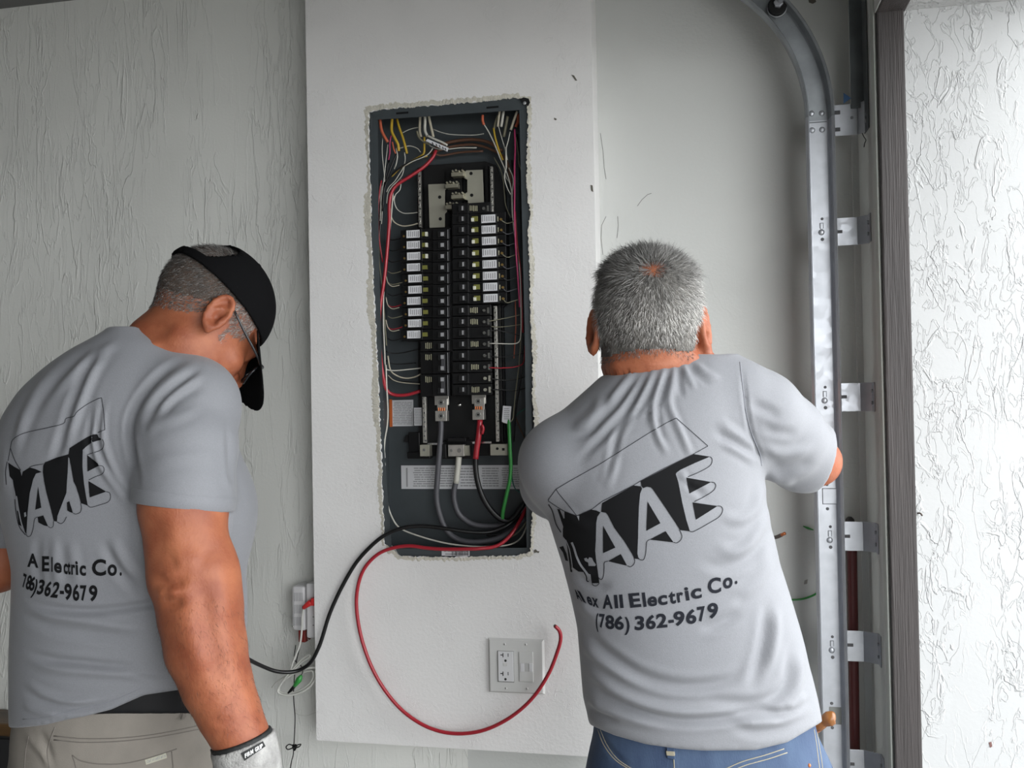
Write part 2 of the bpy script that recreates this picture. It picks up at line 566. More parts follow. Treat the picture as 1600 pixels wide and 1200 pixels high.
# interior mounting tray
mb = MB()
mb.prism([PY(x, y, YF + 0.070) for x, y in [(652, 262), (668, 258), (758, 252), (775, 258), (790, 300), (796, 470), (786, 480), (790, 690), (776, 712), (690, 712), (650, 715), (640, 692), (630, 690), (634, 680), (654, 676), (652, 350)]], (0, 0.014, 0))
obj('mounting_tray', mb, M_blk2, panel, bevel=0.001)
def pb(name, x0, y0, x1, y1, d0, d1, m, parent=panel, bevel=0.0):
    return obj(name, pbox(MB(), x0, y0, x1, y1, YF + d0, YF + d1), m, parent, bevel)
# tray side rails
for x0, y0, x1, y1 in ((658, 262, 663, 640), (758, 258, 763, 330), (779, 470, 784, 690)):
    pb('tray_rail', x0, y0, x1, y1, 0.055, 0.072, M_blk)
# bus plates
def plate(name, pts, d, th, m, holes):
    mb = MB()
    mb.prism([PY(x, y, YF + d) for x, y in pts], (0, th, 0))
    o = obj(name, mb, m, panel, bevel=0.0006)
    for x, y in holes:
        p = PY(x, y, YF + d - 0.0003)
        obj('bolt_hole', MB().cyl(p, p + Vector((0, 0.0012, 0)), 0.0040, 14), M_blk, o)
    return o
plate('bus_plate', [(729, 266), (754, 265), (756, 321), (731, 322), (731, 313), (723, 311), (722, 305), (730, 300), (730, 281), (724, 277), (722, 271)], 0.048, 0.003, M_bus, [(736, 271), (737, 305)])
plate('bus_plate', [(669, 288), (694, 287), (699, 289), (699, 294), (695, 297), (695, 321), (699, 324), (698, 331), (695, 334), (695, 355), (671, 356)], 0.048, 0.003, M_bus, [(687, 308), (688, 342)])
for k, (x, y) in enumerate(((714, 270), (705, 288), (714, 305), (705, 321))):
    mb = MB()
    pbox(mb, x - 9, y - 1, x + 10, y + 5, YF + 0.030, YF + 0.052)
    for q in range(4):
        p = PY(x - 7 + q * 5, y - 3 - (q % 2) * 1.2, YF + 0.026)
        mb.cyl(p, p + Vector((0.0, 0.022, 0)), 0.0024, 6)
    obj('stab_clip', mb, mat('stab_metal', (0.6, 0.57, 0.45), 0.3, metal=0.8), panel, bevel=0.0004)
mb = MB()
pbox(mb, 697, 262, 722, 325, YF + 0.056, YF + 0.07)
obj('bus_support', mb, M_blk, panel)
# neutral bars with their rows of screws
def nbar(pts, n, parent=panel, d=0.036):
    (x0, y0), (x1, y1) = pts
    wpx = 3.6
    a, b = PY(x0, y0, YF + d), PY(x1, y1, YF + d)
    mb = MB().box((min(a.x, b.x) - 0.0027, YF + d, b.z), (max(a.x, b.x) + 0.0027, YF + d + 0.012, a.z))
    o = obj('neutral_bar', mb, M_alu, parent, bevel=0.0004)
    s, hs = MB(), MB()
    for k in range(n):
        p = a + (b - a) * ((k + 0.5) / n)
        q = Vector((p.x + (0.0012 if k % 2 else -0.0008), YF + d - 0.0012, p.z))
        s.cyl(q, q + Vector((0, 0.002, 0)), 0.0022, 8)
        hs.box((q.x - 0.0003, q.y - 0.0002, q.z - 0.0016), (q.x + 0.0003, q.y + 0.0002, q.z + 0.0016))
    so = obj('bar_screw', s, M_shiny, o)
    obj('screw_slot', hs, M_blk, o)
nbar([(654.5, 266), (656, 355)], 14)
nbar([(767.5, 260), (769, 331)], 11)
nbar([(773, 478), (778, 690)], 30)
nbar([(661.5, 620), (664.5, 692)], 10)

# breakers
def print_strips(mb, x0, y0, x1, y1, Y, n, seed, horiz=False, cov=0.8):
    r = random.Random(seed)
    for k in range(n):
        if horiz:
            y = y0 + (y1 - y0) * (k + 0.5) / n
            hh = (y1 - y0) / n * 0.24
            a = x0 + (x1 - x0) * r.random() * 0.1
            while a < x1 - 1:
                b = min(x1, a + (x1 - x0) * (0.08 + 0.3 * r.random()))
                pbox(mb, a, y - hh, b, y + hh, Y - 0.00025, Y + 0.0001)
                a = b + (x1 - x0) * 0.03
        else:
            x = x0 + (x1 - x0) * (k + 0.5) / n
            ww = (x1 - x0) / n * 0.2
            a = y0 + (y1 - y0) * r.random() * 0.15
            b = y1 - (y1 - y0) * r.random() * 0.15
            pbox(mb, x - ww, a, x + ww, b, Y - 0.00025, Y + 0.0001)
def breaker_body(x0, yc, x1, hp, d, tilt=0.0, n=1):
    """stepped body: two low wings and a raised middle where the handle sits"""
    mb = MB()
    hh = hp / 2 - 0.35
    pbox(mb, x0, yc - hh, x1, yc + hh, YF + d + 0.008, YF + 0.066)
    return mb
HPX = 17.4
def left_breaker(y, dx, ivory_part, labelled=True, h=1):
    d = 0.016
    hp = HPX * h
    mb = breaker_body(626 + dx if labelled else 657, y, 704, hp, d)
    hh = hp / 2 - 0.6
    if labelled:
        pbox(mb, 633 + dx, y - hh, 659 + dx * 0.6, y + hh, YF + d + 0.003, YF + 0.05)
    pbox(mb, 676, y - hh, 702.5, y + hh, YF + d, YF + 0.05)
    o = obj('circuit_breaker', mb, M_blk, panel, bevel=0.0007)
    if labelled:
        l = pb('label', 635 + dx, y - 6.4, 655.5 + dx, y + 5.6, d + 0.0024, d + 0.004, M_paper, o)
        s = MB()
        print_strips(s, 637 + dx, y - 5, 652 + dx, y + 4.4, YF + d + 0.0024, 5, int(y))
        pbox(s, 652.5 + dx, y - 5.4, 654.5 + dx, y + 4.6, YF + d + 0.00215, YF + d + 0.0025)
        obj('label_print', s, M_inkgrey, o)
        pb('test_button', 658 + dx * 0.4, y - 3.6, 667 + dx * 0.4, y + 2.8, d + 0.004, d + 0.012, M_olive, o, 0.0004)
        if ivory_part:  # white portion of the olive test button
            pb('button_mark', 664 + dx * 0.4, y - 3.8, 667.5 + dx * 0.4, y + 2.8, d + 0.002, d + 0.012, M_ivory, o, 0.0003)
        p = PY(631 + dx, y + 3, YF + d + 0.0065)
        obj('terminal_screw', MB().cyl(p, p + Vector((0, 0.004, 0)), 0.0026, 10), M_brass, o)
    for q in range(h):
        yy = y + (q - (h - 1) / 2) * HPX
        pb('handle', 684, yy - 4.5, 694.5, yy + 4.5, d - 0.007, d + 0.008, M_blk2, o, 0.0008)
        pb('handle_mark', 688.5, yy - 3.2, 693.5, yy + 2.6, d - 0.0074, d, M_greyp, o)  # highlight on the black handle, put in as a grey face
    if h == 2:
        pb('handle_tie', 689, y - HPX * 0.5 - 4, 695, y + HPX * 0.5 + 4, d - 0.0072, d - 0.004, mat('tie_grey', (0.05, 0.05, 0.055), 0.5), o, 0.0004)
    if not labelled:
        s = MB()
        print_strips(s, 664, y - HPX * (h - 1) / 2 - 5.5, 678, y - HPX * (h - 1) / 2 + 5, YF + d + 0.008, 5, int(y), cov=0.6)
        obj('rating_print', s, M_yelp, o)
    r = MB()
    pbox(r, 699.4, y - hh + 1, 700.2, y + hh - 1, YF + d - 0.0002, YF + d + 0.001)
    obj('edge_line', r, M_greyp, o)
    return o
LY = [366, 383, 400.5, 418, 435.5, 453, 470.5, 488, 505.5, 523]
LDX = [0, 0.5, 1, 0.8, 3, 3, 1.2, 3, 2.6, 1.2]
for i, (y, dx) in enumerate(zip(LY, LDX)):
    left_breaker(y, dx, i < 3)
left_breaker(540.5, 0, False, False)
left_breaker(566.8, 0, False, False, 2)
left_breaker(601.8, 0, False, False, 2)
def right_breaker(y, dx, labelled=True, rating=True, brass=False, x0=705.5):
    d = 0.016
    hh = HPX / 2 - 0.6
    x1 = (790 if labelled else 767) + dx * 0.5
    mb = breaker_body(x0, y, x1, HPX, d)
    if labelled:
        pbox(mb, 749 + dx, y - hh, 776 + dx, y + hh, YF + d + 0.003, YF + 0.05)
    pbox(mb, x0 + 1.5, y - hh, 732, y + hh, YF + d, YF + 0.05)
    o = obj('circuit_breaker', mb, M_blk, panel, bevel=0.0007)
    pb('handle', 716 + dx * 0.3, y - 4.6, 725.5 + dx * 0.5, y + 4.6, d - 0.007, d + 0.008, M_blk2, o, 0.0008)
    pb('handle_mark', 721.5 + dx * 0.4, y - 3.6, 724 + dx * 0.4, y + 3, d - 0.0074, d, M_greyp, o)
    if labelled:
        pb('test_button', 737 + dx, y - 4.0, 746.5 + dx, y + 3.6, d + 0.004, d + 0.012, M_olive, o, 0.0004)
        pb('button_mark', 736 + dx, y - 1.5, 740.5 + dx, y + 3.8, d + 0.002, d + 0.012, M_ivory, o, 0.0003)
        pb('label', 752 + dx, y - 6.6, 774 + dx, y + 6, d + 0.0024, d + 0.004, M_paper, o)
        s = MB()
        print_strips(s, 755.5 + dx, y - 5.2, 772.5 + dx, y + 4.8, YF + d + 0.0024, 5, int(y) + 99)
        pbox(s, 753 + dx, y - 5.6, 754.6 + dx, y + 4.4, YF + d + 0.00215, YF + d + 0.0025)
        obj('label_print', s, M_inkgrey, o)
        p = PY(782.5 + dx, y + 0.5, YF + d + 0.004)
        obj('terminal_screw', MB().cyl(p, p + Vector((0, 0.006, 0)), 0.0029, 12), M_brass, o)
        pb('terminal_mark', 777.3 + dx, y - 3.5, 778.6 + dx, y + 3.5, d + 0.0076, d + 0.009, M_yelp, o)
    else:
        if rating:
            s = MB()
            print_strips(s, 734 + dx, y - 5, 747 + dx, y + 4.6, YF + d + 0.008, 5, int(y) + 7)
            obj('rating_print', s, M_yelp, o)
        p = PY(756 + dx * 0.7, y, YF + d + 0.002)
        so = obj('terminal_screw', MB().cyl(p, p + Vector((0, 0.010, 0)), 0.0036, 12), M_shiny if not brass else M_bus, o)
        so2 = pb('terminal_clamp', 761 + dx, y - 4.5, 764 + dx, y + 4.5, d + 0.005, d + 0.02, M_shiny if not brass else M_bus, o)
    return o
right_breaker(325.5, -0.5, False, True)
for k, y in enumerate([342, 358.8, 376.5, 395, 413, 431, 448.5, 466]):
    right_breaker(y, k * 0.5, True)
for k, (y, rt) in enumerate(((485, 1), (502.8, 1), (520, 0), (537.6, 1), (555.5, 0), (573.5, 1), (591.2, 0), (609, 1))):
    right_breaker(y, k * 0.35, False, bool(rt), k > 5)
# narrow centre ridge between the two columns
pb('centre_rib', 703.5, 360, 706.5, 618, 0.026, 0.06, M_blk)

# main lugs
def lug(x, y, flip):
    mb = MB()
    pbox(mb, x - 11, y - 11, x + 11, y + 4, YF + 0.044, YF + 0.050)
    pbox(mb, x - 7, y - 6, x + 9, y + 24, YF + 0.040, YF + 0.046)
    o = obj('main_lug', mb, M_alu, panel, bevel=0.0008)
    b = pb('lug_block', x - 10, y + 13, x + 8, y + 29, 0.026, 0.046, M_alu, o, 0.0008)
    s = MB()
    for yy, d in ((y, 0.039), (y + 21, 0.025)):
        p = PY(x - 1, yy, YF + d)
        s.cyl(p, p + Vector((0, 0.004, 0)), 0.0062, 16)
    obj('lug_screw', s, mat('screw_steel', (0.40, 0.40, 0.38), 0.3, metal=0.9), o, bevel=0.0005)
    s = MB()
    for yy, d in ((y, 0.0385), (y + 21, 0.0245)):
        p = PY(x - 1, yy, YF + d)
        s.cyl(p, p + Vector((0, 0.001, 0)), 0.0026, 6)
    obj('hex_socket', s, M_blk2, o)
    s = MB()
    for q in range(4):
        a, b2 = PY(x - 5 + q * 3, y + 8, YF + 0.0375), PY(x - 5 + q * 3, y + 13, YF + 0.0365)
        s.cyl(a, b2, 0.0018, 6)
    obj('bare_strand', s, M_copper, o)
lug(690, 629, 0)
lug(748, 627, 0)
p = PY(717.5, 632.5, YF + 0.066)
obj('tray_screw', MB().dome(p + Vector((0, 0.004, 0)), (0, -1, 0), 0.0050, 0.004, 12), M_shiny, panel, smooth=True)
# neutral lug cluster at the foot of the tray
mb = MB()
pbox(mb, 691, 688, 740, 717, YF + 0.048, YF + 0.07)
pbox(mb, 691, 694, 697, 716, YF + 0.022, YF + 0.05)
pbox(mb, 699, 684, 728, 690, YF + 0.03, YF + 0.06)
o = obj('neutral_bracket', mb, M_blk, panel, bevel=0.001)
b = pb('lug_block', 700, 695, 725, 713, 0.026, 0.045, M_alu, o, 0.0008)
b2 = pb('lug_tongue', 725, 696, 733.5, 712, 0.034, 0.04, M_bus, o, 0.0005)
s = MB()
for x, r in ((705, 0.0035), (717.5, 0.0052)):
    p = PY(x, 704, YF + 0.0252)
    s.cyl(p, p + Vector((0, 0.003, 0)), r, 14)
obj('lug_screw', s, MATS['screw_steel'], o, bevel=0.0004)
mb = MB()
pbox(mb, 638, 675, 656, 712, YF + 0.06, YF + 0.078)
pbox(mb, 636, 706, 672, 717, YF + 0.05, YF + 0.075)
o = obj('bar_foot', mb, M_blk, panel, bevel=0.002)
pb('ground_lug', 656, 695, 671, 713, 0.028, 0.05, M_bus, o, 0.0007)
p = PY(662.5, 703, YF + 0.0272)
obj('lug_screw', MB().cyl(p, p + Vector((0, 0.002, 0)), 0.0032, 10), M_shiny, o)
pb('ground_lug', 766, 694, 793, 711.5, 0.030, 0.05, M_bus, panel, 0.0007)
p = PY(777, 701, YF + 0.0292)
obj('lug_screw', MB().cyl(p, p + Vector((0, 0.002, 0)), 0.0032, 10), M_blk2, panel)
pb('lug_hole', 784.5, 700, 788.5, 704, 0.0295, 0.031, M_blk, panel)
pb('link_bar', 668, 692, 694, 695, 0.044, 0.047, M_shiny, panel)
pb('link_bar', 738, 690, 768, 693, 0.044, 0.047, M_shiny, panel)

# stickers in the box
def sticker(x0, y0, x1, y1, d, n, seed, horiz=True):
    o = pb('sticker', x0, y0, x1, y1, d, d + 0.0006, M_paper, panel)
    s = MB()
    w_, h_ = x1 - x0, y1 - y0
    if w_ > 120:
        for a, b, nn in ((0.03, 0.06, 1), (0.09, 0.27, 9), (0.30, 0.44, 8), (0.47, 0.62, 7), (0.64, 0.78, 8), (0.80, 0.97, 9)):
            print_strips(s, x0 + a * w_, y0 + 0.08 * h_, x0 + b * w_, y1 - 0.08 * h_, YF + d, nn, seed + int(a * 100), nn > 1)
    else:
        print_strips(s, x0 + 0.06 * w_, y0 + 0.06 * h_, x1 - 0.06 * w_, y1 - 0.06 * h_, YF + d, n, seed, horiz)
    obj('sticker_print', s, M_greyp, o)
    return o
sticker(627, 727, 822, 764, 0.0865, 8, 1)
o = sticker(611, 625, 646, 666, 0.0865, 14, 2)
pb('warning_stripe', 608.5, 624, 613, 667, 0.086, 0.0866, M_orange, o)
sticker(647, 637, 659, 665, 0.058, 10, 3)
o = sticker(690, 858.5, 733.5, 868.5, 0.0040, 2, 4)
s = MB()
r_ = random.Random(9)
x = 706
while x < 731:
    wv = 0.5 + r_.random() * 1.0
    pbox(s, x, 859.3, x + wv, 868, YF + 0.0035, YF + 0.0041)
    x += wv + 0.5 + r_.random() * 1.0
obj('barcode', s, M_ink, o)

# wires that run inside the box: (colour, radius in mm, points as (px, py, depth behind the wall face in m))
def wire(col, r, pts, name='wire', parent=panel, n=7):
    mb = MB().tube([PY(x, y, YF + d) for x, y, d in pts], r * 0.001, n, sub=4)
    return obj(name, mb, WM[col], parent, smooth=True)
W = [
 ('orange', 3.6, [(592, 178, .03), (594, 190, .028), (596, 203, .026), (601, 214, .026), (606, 222, .028)]),
 ('yellow', 3.4, [(613, 180, .035), (612, 192, .033), (612, 205, .03), (617, 216, .03), (622, 226, .032), (623, 236, .034)]),
 ('yellow', 3.0, [(620, 186, .045), (624, 200, .042), (629, 214, .04), (633, 228, .04), (636, 240, .042)]),
 ('cream', 3.2, [(657, 178, .04), (656, 192, .038), (656, 206, .037), (658, 214, .036)]),
 ('white', 3.4, [(664, 176, .035), (664, 190, .033), (664, 204, .031), (668, 213, .03)]),
 ('cream', 3.2, [(669, 178, .04), (672, 192, .038), (675, 205, .036), (677, 214, .036)]),
 ('olive', 2.4, [(651, 205, .03), (655, 215, .03), (663, 222, .03), (672, 226, .03)]),
 ('yellow', 2.6, [(663, 214, .04), (663, 228, .04), (662, 240, .04), (654, 246, .04), (640, 254, .04), (627, 261, .042)]),
 ('white', 2.6, [(668, 212, .02), (678, 217, .018), (690, 222, .018), (699, 227, .02)]),
 ('white', 1.2, [(666, 222, .04), (674, 229, .038), (686, 233, .036), (700, 233, .036), (720, 231, .04), (745, 231, .045)]),
 ('white', 1.0, [(628, 208, .05), (638, 203, .05), (648, 200, .05), (658, 199, .05)]),
 ('white', 1.0, [(677, 202, .055), (690, 207, .055), (704, 210, .055), (722, 211, .055), (742, 211, .055), (756, 209, .055)]),
 ('brown', 4.0, [(680, 230, .06), (704, 222, .065), (735, 218, .065), (762, 222, .062), (785, 236, .055)]),
 ('brown', 3.2, [(672, 240, .055), (702, 230, .062), (738, 226, .062), (768, 234, .058), (792, 252, .05), (800, 300, .05)]),
 ('brown', 2.6, [(676, 236, .05), (688, 243, .06), (720, 238, .065), (755, 236, .06)]),
 ('white', 1.2, [(622, 224, .045), (621, 232, .045), (627, 231, .045), (640, 228, .05), (652, 232, .05), (657, 238, .05)]),
 ('white', 1.0, [(598, 216, .03), (597, 232, .03), (598, 250, .03), (600, 268, .03), (601, 284, .03)]),
 ('white', 1.1, [(606, 226, .03), (604, 242, .03), (602, 260, .03), (600, 280, .03), (597, 300, .03), (595, 320, .03), (594, 345, .03)]),
 ('magenta', 1.6, [(611, 212, .028), (609, 224, .026), (609, 238, .026), (607, 250, .03)]),
 ('orange', 1.8, [(613, 222, .028), (615, 232, .028), (618, 240, .03)]),
 ('white', 1.4, [(619, 232, .034), (621, 244, .034), (619, 256, .034), (616, 264, .036)]),
 ('white', 1.2, [(632, 238, .04), (633, 250, .04), (630, 262, .036), (624, 272, .034), (616, 284, .032), (608, 292, .03), (604, 300, .03)]),
 ('white', 1.2, [(632, 260, .045), (628, 274, .042), (620, 284, .04), (612, 292, .036), (606, 302, .034), (604, 318, .034)]),
 ('black', 2.2, [(664, 243, .03), (648, 250, .03), (632, 258, .028), (618, 268, .028), (606, 282, .03), (600, 300, .03), (598, 330, .03)]),
 ('yellow', 1.5, [(668, 244, .032), (652, 248, .03), (640, 254, .03), (624, 264, .03), (612, 276, .03)]),
 ('white', 1.2, [(676, 232, .025), (670, 240, .025), (660, 246, .026), (645, 252, .028), (630, 260, .028)]),
 ('black', 2.4, [(620, 240, .04), (614, 254, .04), (608, 270, .04), (602, 290, .04), (596, 330, .035), (592, 380, .035)]),
 ('black', 2.2, [(608, 250, .05), (603, 275, .05), (597, 310, .045), (592, 350, .04), (590, 410, .04)]),
 ('red', 4.0, [(681, 235, .035), (676, 246, .03), (662, 261, .024), (640, 276, .018), (620, 289, .014), (611, 303, .012), (608, 322, .012), (608, 348, .012), (605, 390, .012), (600, 440, .012), (594, 480, .012), (592, 520, .014), (595, 560, .016), (599, 590, .02), (604, 609, .026), (616, 617, .032), (636, 617, .036), (657, 611, .04)]),
 ('red', 1.8, [(596, 282, .03), (593, 300, .03), (591, 330, .03), (592, 370, .03), (598, 410, .035)]),
 ('white', 1.1, [(597, 290, .032), (594, 310, .032), (597, 330, .032), (596, 350, .032)]),
 ('white', 1.2, [(627, 280, .045), (625, 296, .045), (618, 304, .045), (616, 314, .045), (620, 326, .048), (630, 333, .048), (644, 333, .045), (652, 332, .042)]),
 ('cream', 1.6, [(616, 306, .04), (612, 320, .04), (611, 336, .04), (616, 347, .04), (628, 353, .042), (642, 352, .042), (653, 349, .042)]),
 ('white', 1.6, [(614, 300, .03), (612, 330, .03), (609, 360, .03), (603, 395, .03), (600, 440, .028), (599, 500, .026), (601, 550, .026), (602, 572, .03), (606, 578, .034), (620, 579, .036), (640, 577, .04), (660, 575, .045)]),
 ('olive', 1.6, [(590, 330, .04), (594, 360, .04), (592, 400, .04), (597, 450, .04), (601, 500, .04), (604, 540, .04)]),
 ('cream', 1.8, [(606, 556, .035), (610, 578, .04), (620, 587, .045), (634, 591, .048), (648, 589, .05), (658, 584, .05)]),
 ('cream', 1.1, [(606, 586, .04), (615, 594, .042), (630, 598, .045), (656, 600, .05)]),
 ('black', 1.3, [(602, 590, .04), (612, 593, .045), (626, 596, .045), (658, 597, .05)]),
 ('black', 1.3, [(603, 549, .04), (612, 552, .045), (630, 551, .05), (656, 545, .055)]),
 ('black', 1.3, [(603, 563, .04), (612, 568, .045), (626, 569, .05), (650, 567, .055)]),
 ('white', 1.9, [(603, 570, .024), (604, 600, .024), (606, 640, .024), (605, 665, .022), (601, 690, .02), (600, 720, .02), (601, 755, .02), (606, 790, .02), (616, 815, .02), (628, 827, .02), (650, 836, .018), (680, 845, .016), (710, 851, .016), (745, 854, .018), (785, 853, .024), (808, 846, .04), (820, 830, .05), (826, 810, .06)]),
 # right side
 ('orange', 3.2, [(754, 180, .03), (754, 188, .028), (756, 195, .028)]),
 ('white', 1.5, [(756, 194, .03), (764, 207, .03), (773, 226, .03), (781, 246, .03), (788, 262, .032), (794, 276, .034), (800, 300, .036)]),
 ('olive', 2.8, [(778, 180, .04), (774, 192, .038), (772, 202, .036)]),
 ('yellow', 2.2, [(771, 200, .034), (774, 216, .032), (780, 236, .032), (786, 250, .034)]),
 ('cream', 3.0, [(781, 172, .03), (779, 186, .03), (778, 198, .03)]),
 ('white', 3.2, [(787, 172, .028), (785, 186, .028), (783, 198, .028)]),
 ('olive', 3.6, [(793, 182, .04), (790, 200, .04), (787, 214, .042)]),
 ('white', 1.1, [(779, 198, .03), (784, 216, .03), (790, 236, .03), (793, 250, .03)]),
 ('cream', 3.2, [(808, 174, .026), (803, 188, .026), (798, 203, .026)]),
 ('white', 1.3, [(797, 206, .026), (794, 220, .024), (791, 232, .024), (791, 246, .022), (791, 262, .022), (788, 276, .024), (792, 292, .03), (798, 304, .034)]),
 ('white', 2.0, [(790.5, 230, .021), (791, 262, .020)]),
 ('orange', 3.6, [(810, 178, .045), (809, 190, .044), (806, 198, .042)]),
 ('magenta', 2.0, [(804, 202, .02), (805, 230, .018), (804, 260, .016), (804, 300, .016), (804, 340, .016), (806, 390, .018), (809, 430, .022), (812, 480, .03)]),
 ('red', 1.8, [(805, 330, .03), (808, 380, .032), (813, 420, .034), (815, 470, .036), (817, 520, .04)]),
 ('white', 1.3, [(795, 262, .035), (802, 280, .035), (800, 310, .035), (803, 360, .035), (810, 400, .034), (813, 440, .03), (814, 480, .028), (814, 515, .026), (812, 532, .024), (804, 537, .022), (785, 537, .02), (764, 536.5, .02)]),
 ('white', 1.2, [(788, 262, .04), (790, 276, .04), (798, 292, .04), (800, 340, .042)]),
 ('olive', 1.1, [(772, 246, .05), (784, 270, .05), (788, 300, .05), (790, 320, .05), (798, 340, .05)]),
 ('olive', 1.1, [(806, 214, .03), (810, 240, .03), (811, 256, .03), (816, 275, .03), (817, 320, .03)]),
 ('black', 2.4, [(800, 250, .05), (803, 300, .05), (806, 360, .05), (812, 420, .05), (816, 500, .05)]),
 ('black', 2.2, [(808, 210, .055), (812, 260, .055), (814, 330, .05), (818, 400, .05), (819, 520, .05)]),
 ('black', 2.2, [(812, 420, .04), (814, 470, .04), (816, 530, .045), (814, 590, .05), (806, 640, .055), (803, 690, .06)]),
 ('olive', 1.4, [(816, 480, .04), (814, 520, .04), (811, 570, .04), (806, 610, .04), (803, 640, .04), (801, 655, .036), (794, 661, .034), (786, 660, .034)]),
 ('red', 1.4, [(764, 574.5, .02), (785, 575, .024), (806, 573, .03), (818, 566, .04), (820, 540, .045)]),
 ('black', 1.4, [(765, 591, .022), (785, 594, .03), (806, 593, .04), (822, 588, .05)]),
 ('black', 1.4, [(766, 609, .022), (785, 609, .03), (806, 610, .04), (823, 606, .05)]),
 ('olive', 1.0, [(764, 502, .022), (780, 499, .03), (800, 495, .035), (812, 492, .04)]),
 ('olive', 1.0, [(766, 510, .03), (780, 511, .035), (800, 509, .04), (814, 507, .045)]),
 ('black', 1.2, [(764, 518, .022), (776, 516, .026), (795, 520, .035), (812, 524, .04)]),
 ('black', 1.2, [(764, 556, .022), (780, 558, .026), (800, 556, .035), (818, 552, .045)]),
 ('orange', 1.2, [(805, 470, .06), (806, 510, .06), (803, 560, .06)]),
 ('teal', 1.2, [(806, 650, .06), (812, 644, .06), (822, 638, .06)]),
 ('brown', 1.4, [(805, 650, .065), (812, 668, .065), (822, 690, .065)]),
]
for i, y in enumerate(LY):
    c = ['black', 'black', 'black', 'olive', 'olive', 'black', 'red', 'olive', 'red', 'black'][i]
    W.append((c, 1.1, [(606, y + 6, .035), (612, y + 9, .032), (620, y + 8, .03), (631 + LDX[i], y + 4, .026)]))
    if i in (4, 6, 8):
        W.append(('cream', 1.0, [(603, y - 6, .03), (606, y + 6, .03), (613, y + 12, .03), (624, y + 10, .03)]))
for k, y in enumerate([342, 358.8, 376.5, 395, 413, 431, 448.5, 466]):
    W.append((['olive', 'grey', 'grey', 'olive', 'grey', 'black', 'grey', 'olive'][k], 1.1, [(783 + k * .5, y + 2, .022), (792, y + 7, .026), (800, y + 5, .03), (806 + k * 0.6, y + 2, .034)]))
for col, r, pts in W:
    wire(col, r, pts)
# small tied bundle label on the white cable at the top
mb = MB()
mb.prism([PY(x, y, YF + 0.0145) for x, y in [(665, 220), (668, 217), (701, 231), (699, 237)]], (0, 0.001, 0))
o = obj('cable_tag', mb, M_paper, panel)
s = MB()
for x, y in ((676, 224), (682, 226.5), (687, 228.5), (692, 231), (696, 233)):
    s.prism([PY(x + a, y + b, YF + 0.0142) for a, b in ((-1.6, -2.0), (0.4, -1.5), (1.6, 2.2), (-0.4, 1.6))], (0, 0.0004, 0))
obj('tag_print', s, M_ink, o)
mb = MB()
mb.prism([PY(x, y, YF + 0.032) for x, y in [(786, 634), (799, 635), (797, 660), (792, 662), (784, 659)]], (0, 0.0008, 0))
o = obj('cable_tag', mb, M_paper, panel)
s = MB()
print_strips(s, 787, 637, 796, 656, YF + 0.0318, 6, 77, True)
obj('tag_print', s, M_greyp, o)
# service conductors
wire('grey', 6.4, [(689, 655, .034), (689, 672, .03), (687, 700, .022), (684, 740, .02), (682, 775, .022), (686, 800, .024), (696, 826, .03), (714, 842, .034), (742, 847, .036), (775, 842, .044), (800, 828, .054), (826, 806, .07)], 'service_cable', n=12)
wire('grey', 6.4, [(712.5, 752, .034), (709, 770, .034), (711, 788, .036), (718, 804, .04), (734, 817, .046), (756, 822, .052), (785, 820, .058), (806, 808, .064), (828, 786, .07)], 'service_cable', n=12)
wire('white', 6.9, [(717, 714, .034), (715.5, 730, .033), (712.5, 755, .034)], 'white_tape', n=12)
wire('red', 6.6, [(750, 655, .034), (748, 680, .026), (745, 700, .024), (743, 717, .024)], 'red_tape', n=12)
wire('red', 3.6, [(753, 664, .022), (755, 670, .021), (753, 678, .022)], 'red_tape', n=8)
wire('black', 6.3, [(743, 715, .024), (743, 730, .024), (746, 752, .026), (754, 776, .03), (767, 797, .036), (783, 811, .044), (800, 811, .054), (826, 776, .07)], 'service_cable', n=12)
wire('green', 4.4, [(795, 656, .036), (796, 680, .03), (797, 705, .026), (798, 728, .024), (796.5, 750, .024), (791, 775, .028), (786, 798, .036), (785, 812, .044)], 'ground_cable', n=10)
wire('teal', 1.4, [(799, 735, .04), (801, 752, .045), (806, 765, .05), (818, 772, .06)])
wire('black', 3.0, [(760, 836, .05), (785, 834, .055), (808, 822, .06), (828, 800, .07)], 'service_cable')
wire('olive', 2.0, [(770, 842, .05), (800, 838, .055), (818, 822, .06), (828, 800, .07)])
# chase nipple where the feeders enter
p = PY(829, 808, YF + 0.06)
mb = MB().cyl(p + Vector((-0.006, 0, 0)), p + Vector((0.004, 0, 0)), 0.028, 20)
obj('conduit_bushing', mb, M_blk2, panel)

mb = MB().prism([PY(x, y, YF - 0.0016) for x, y in [(812, 155), (818, 152), (826, 154), (828, 160), (825, 166), (821, 163), (816, 160)]], (0, 0.003, 0))
obj('torn_gap', mb, M_blk2, panel)
p = PY(819.5, 161, YF - 0.0018)
obj('corner_screw', MB().dome(p, (0, -1, 0), 0.0042, 0.002, 10), M_galv0, panel, smooth=True)
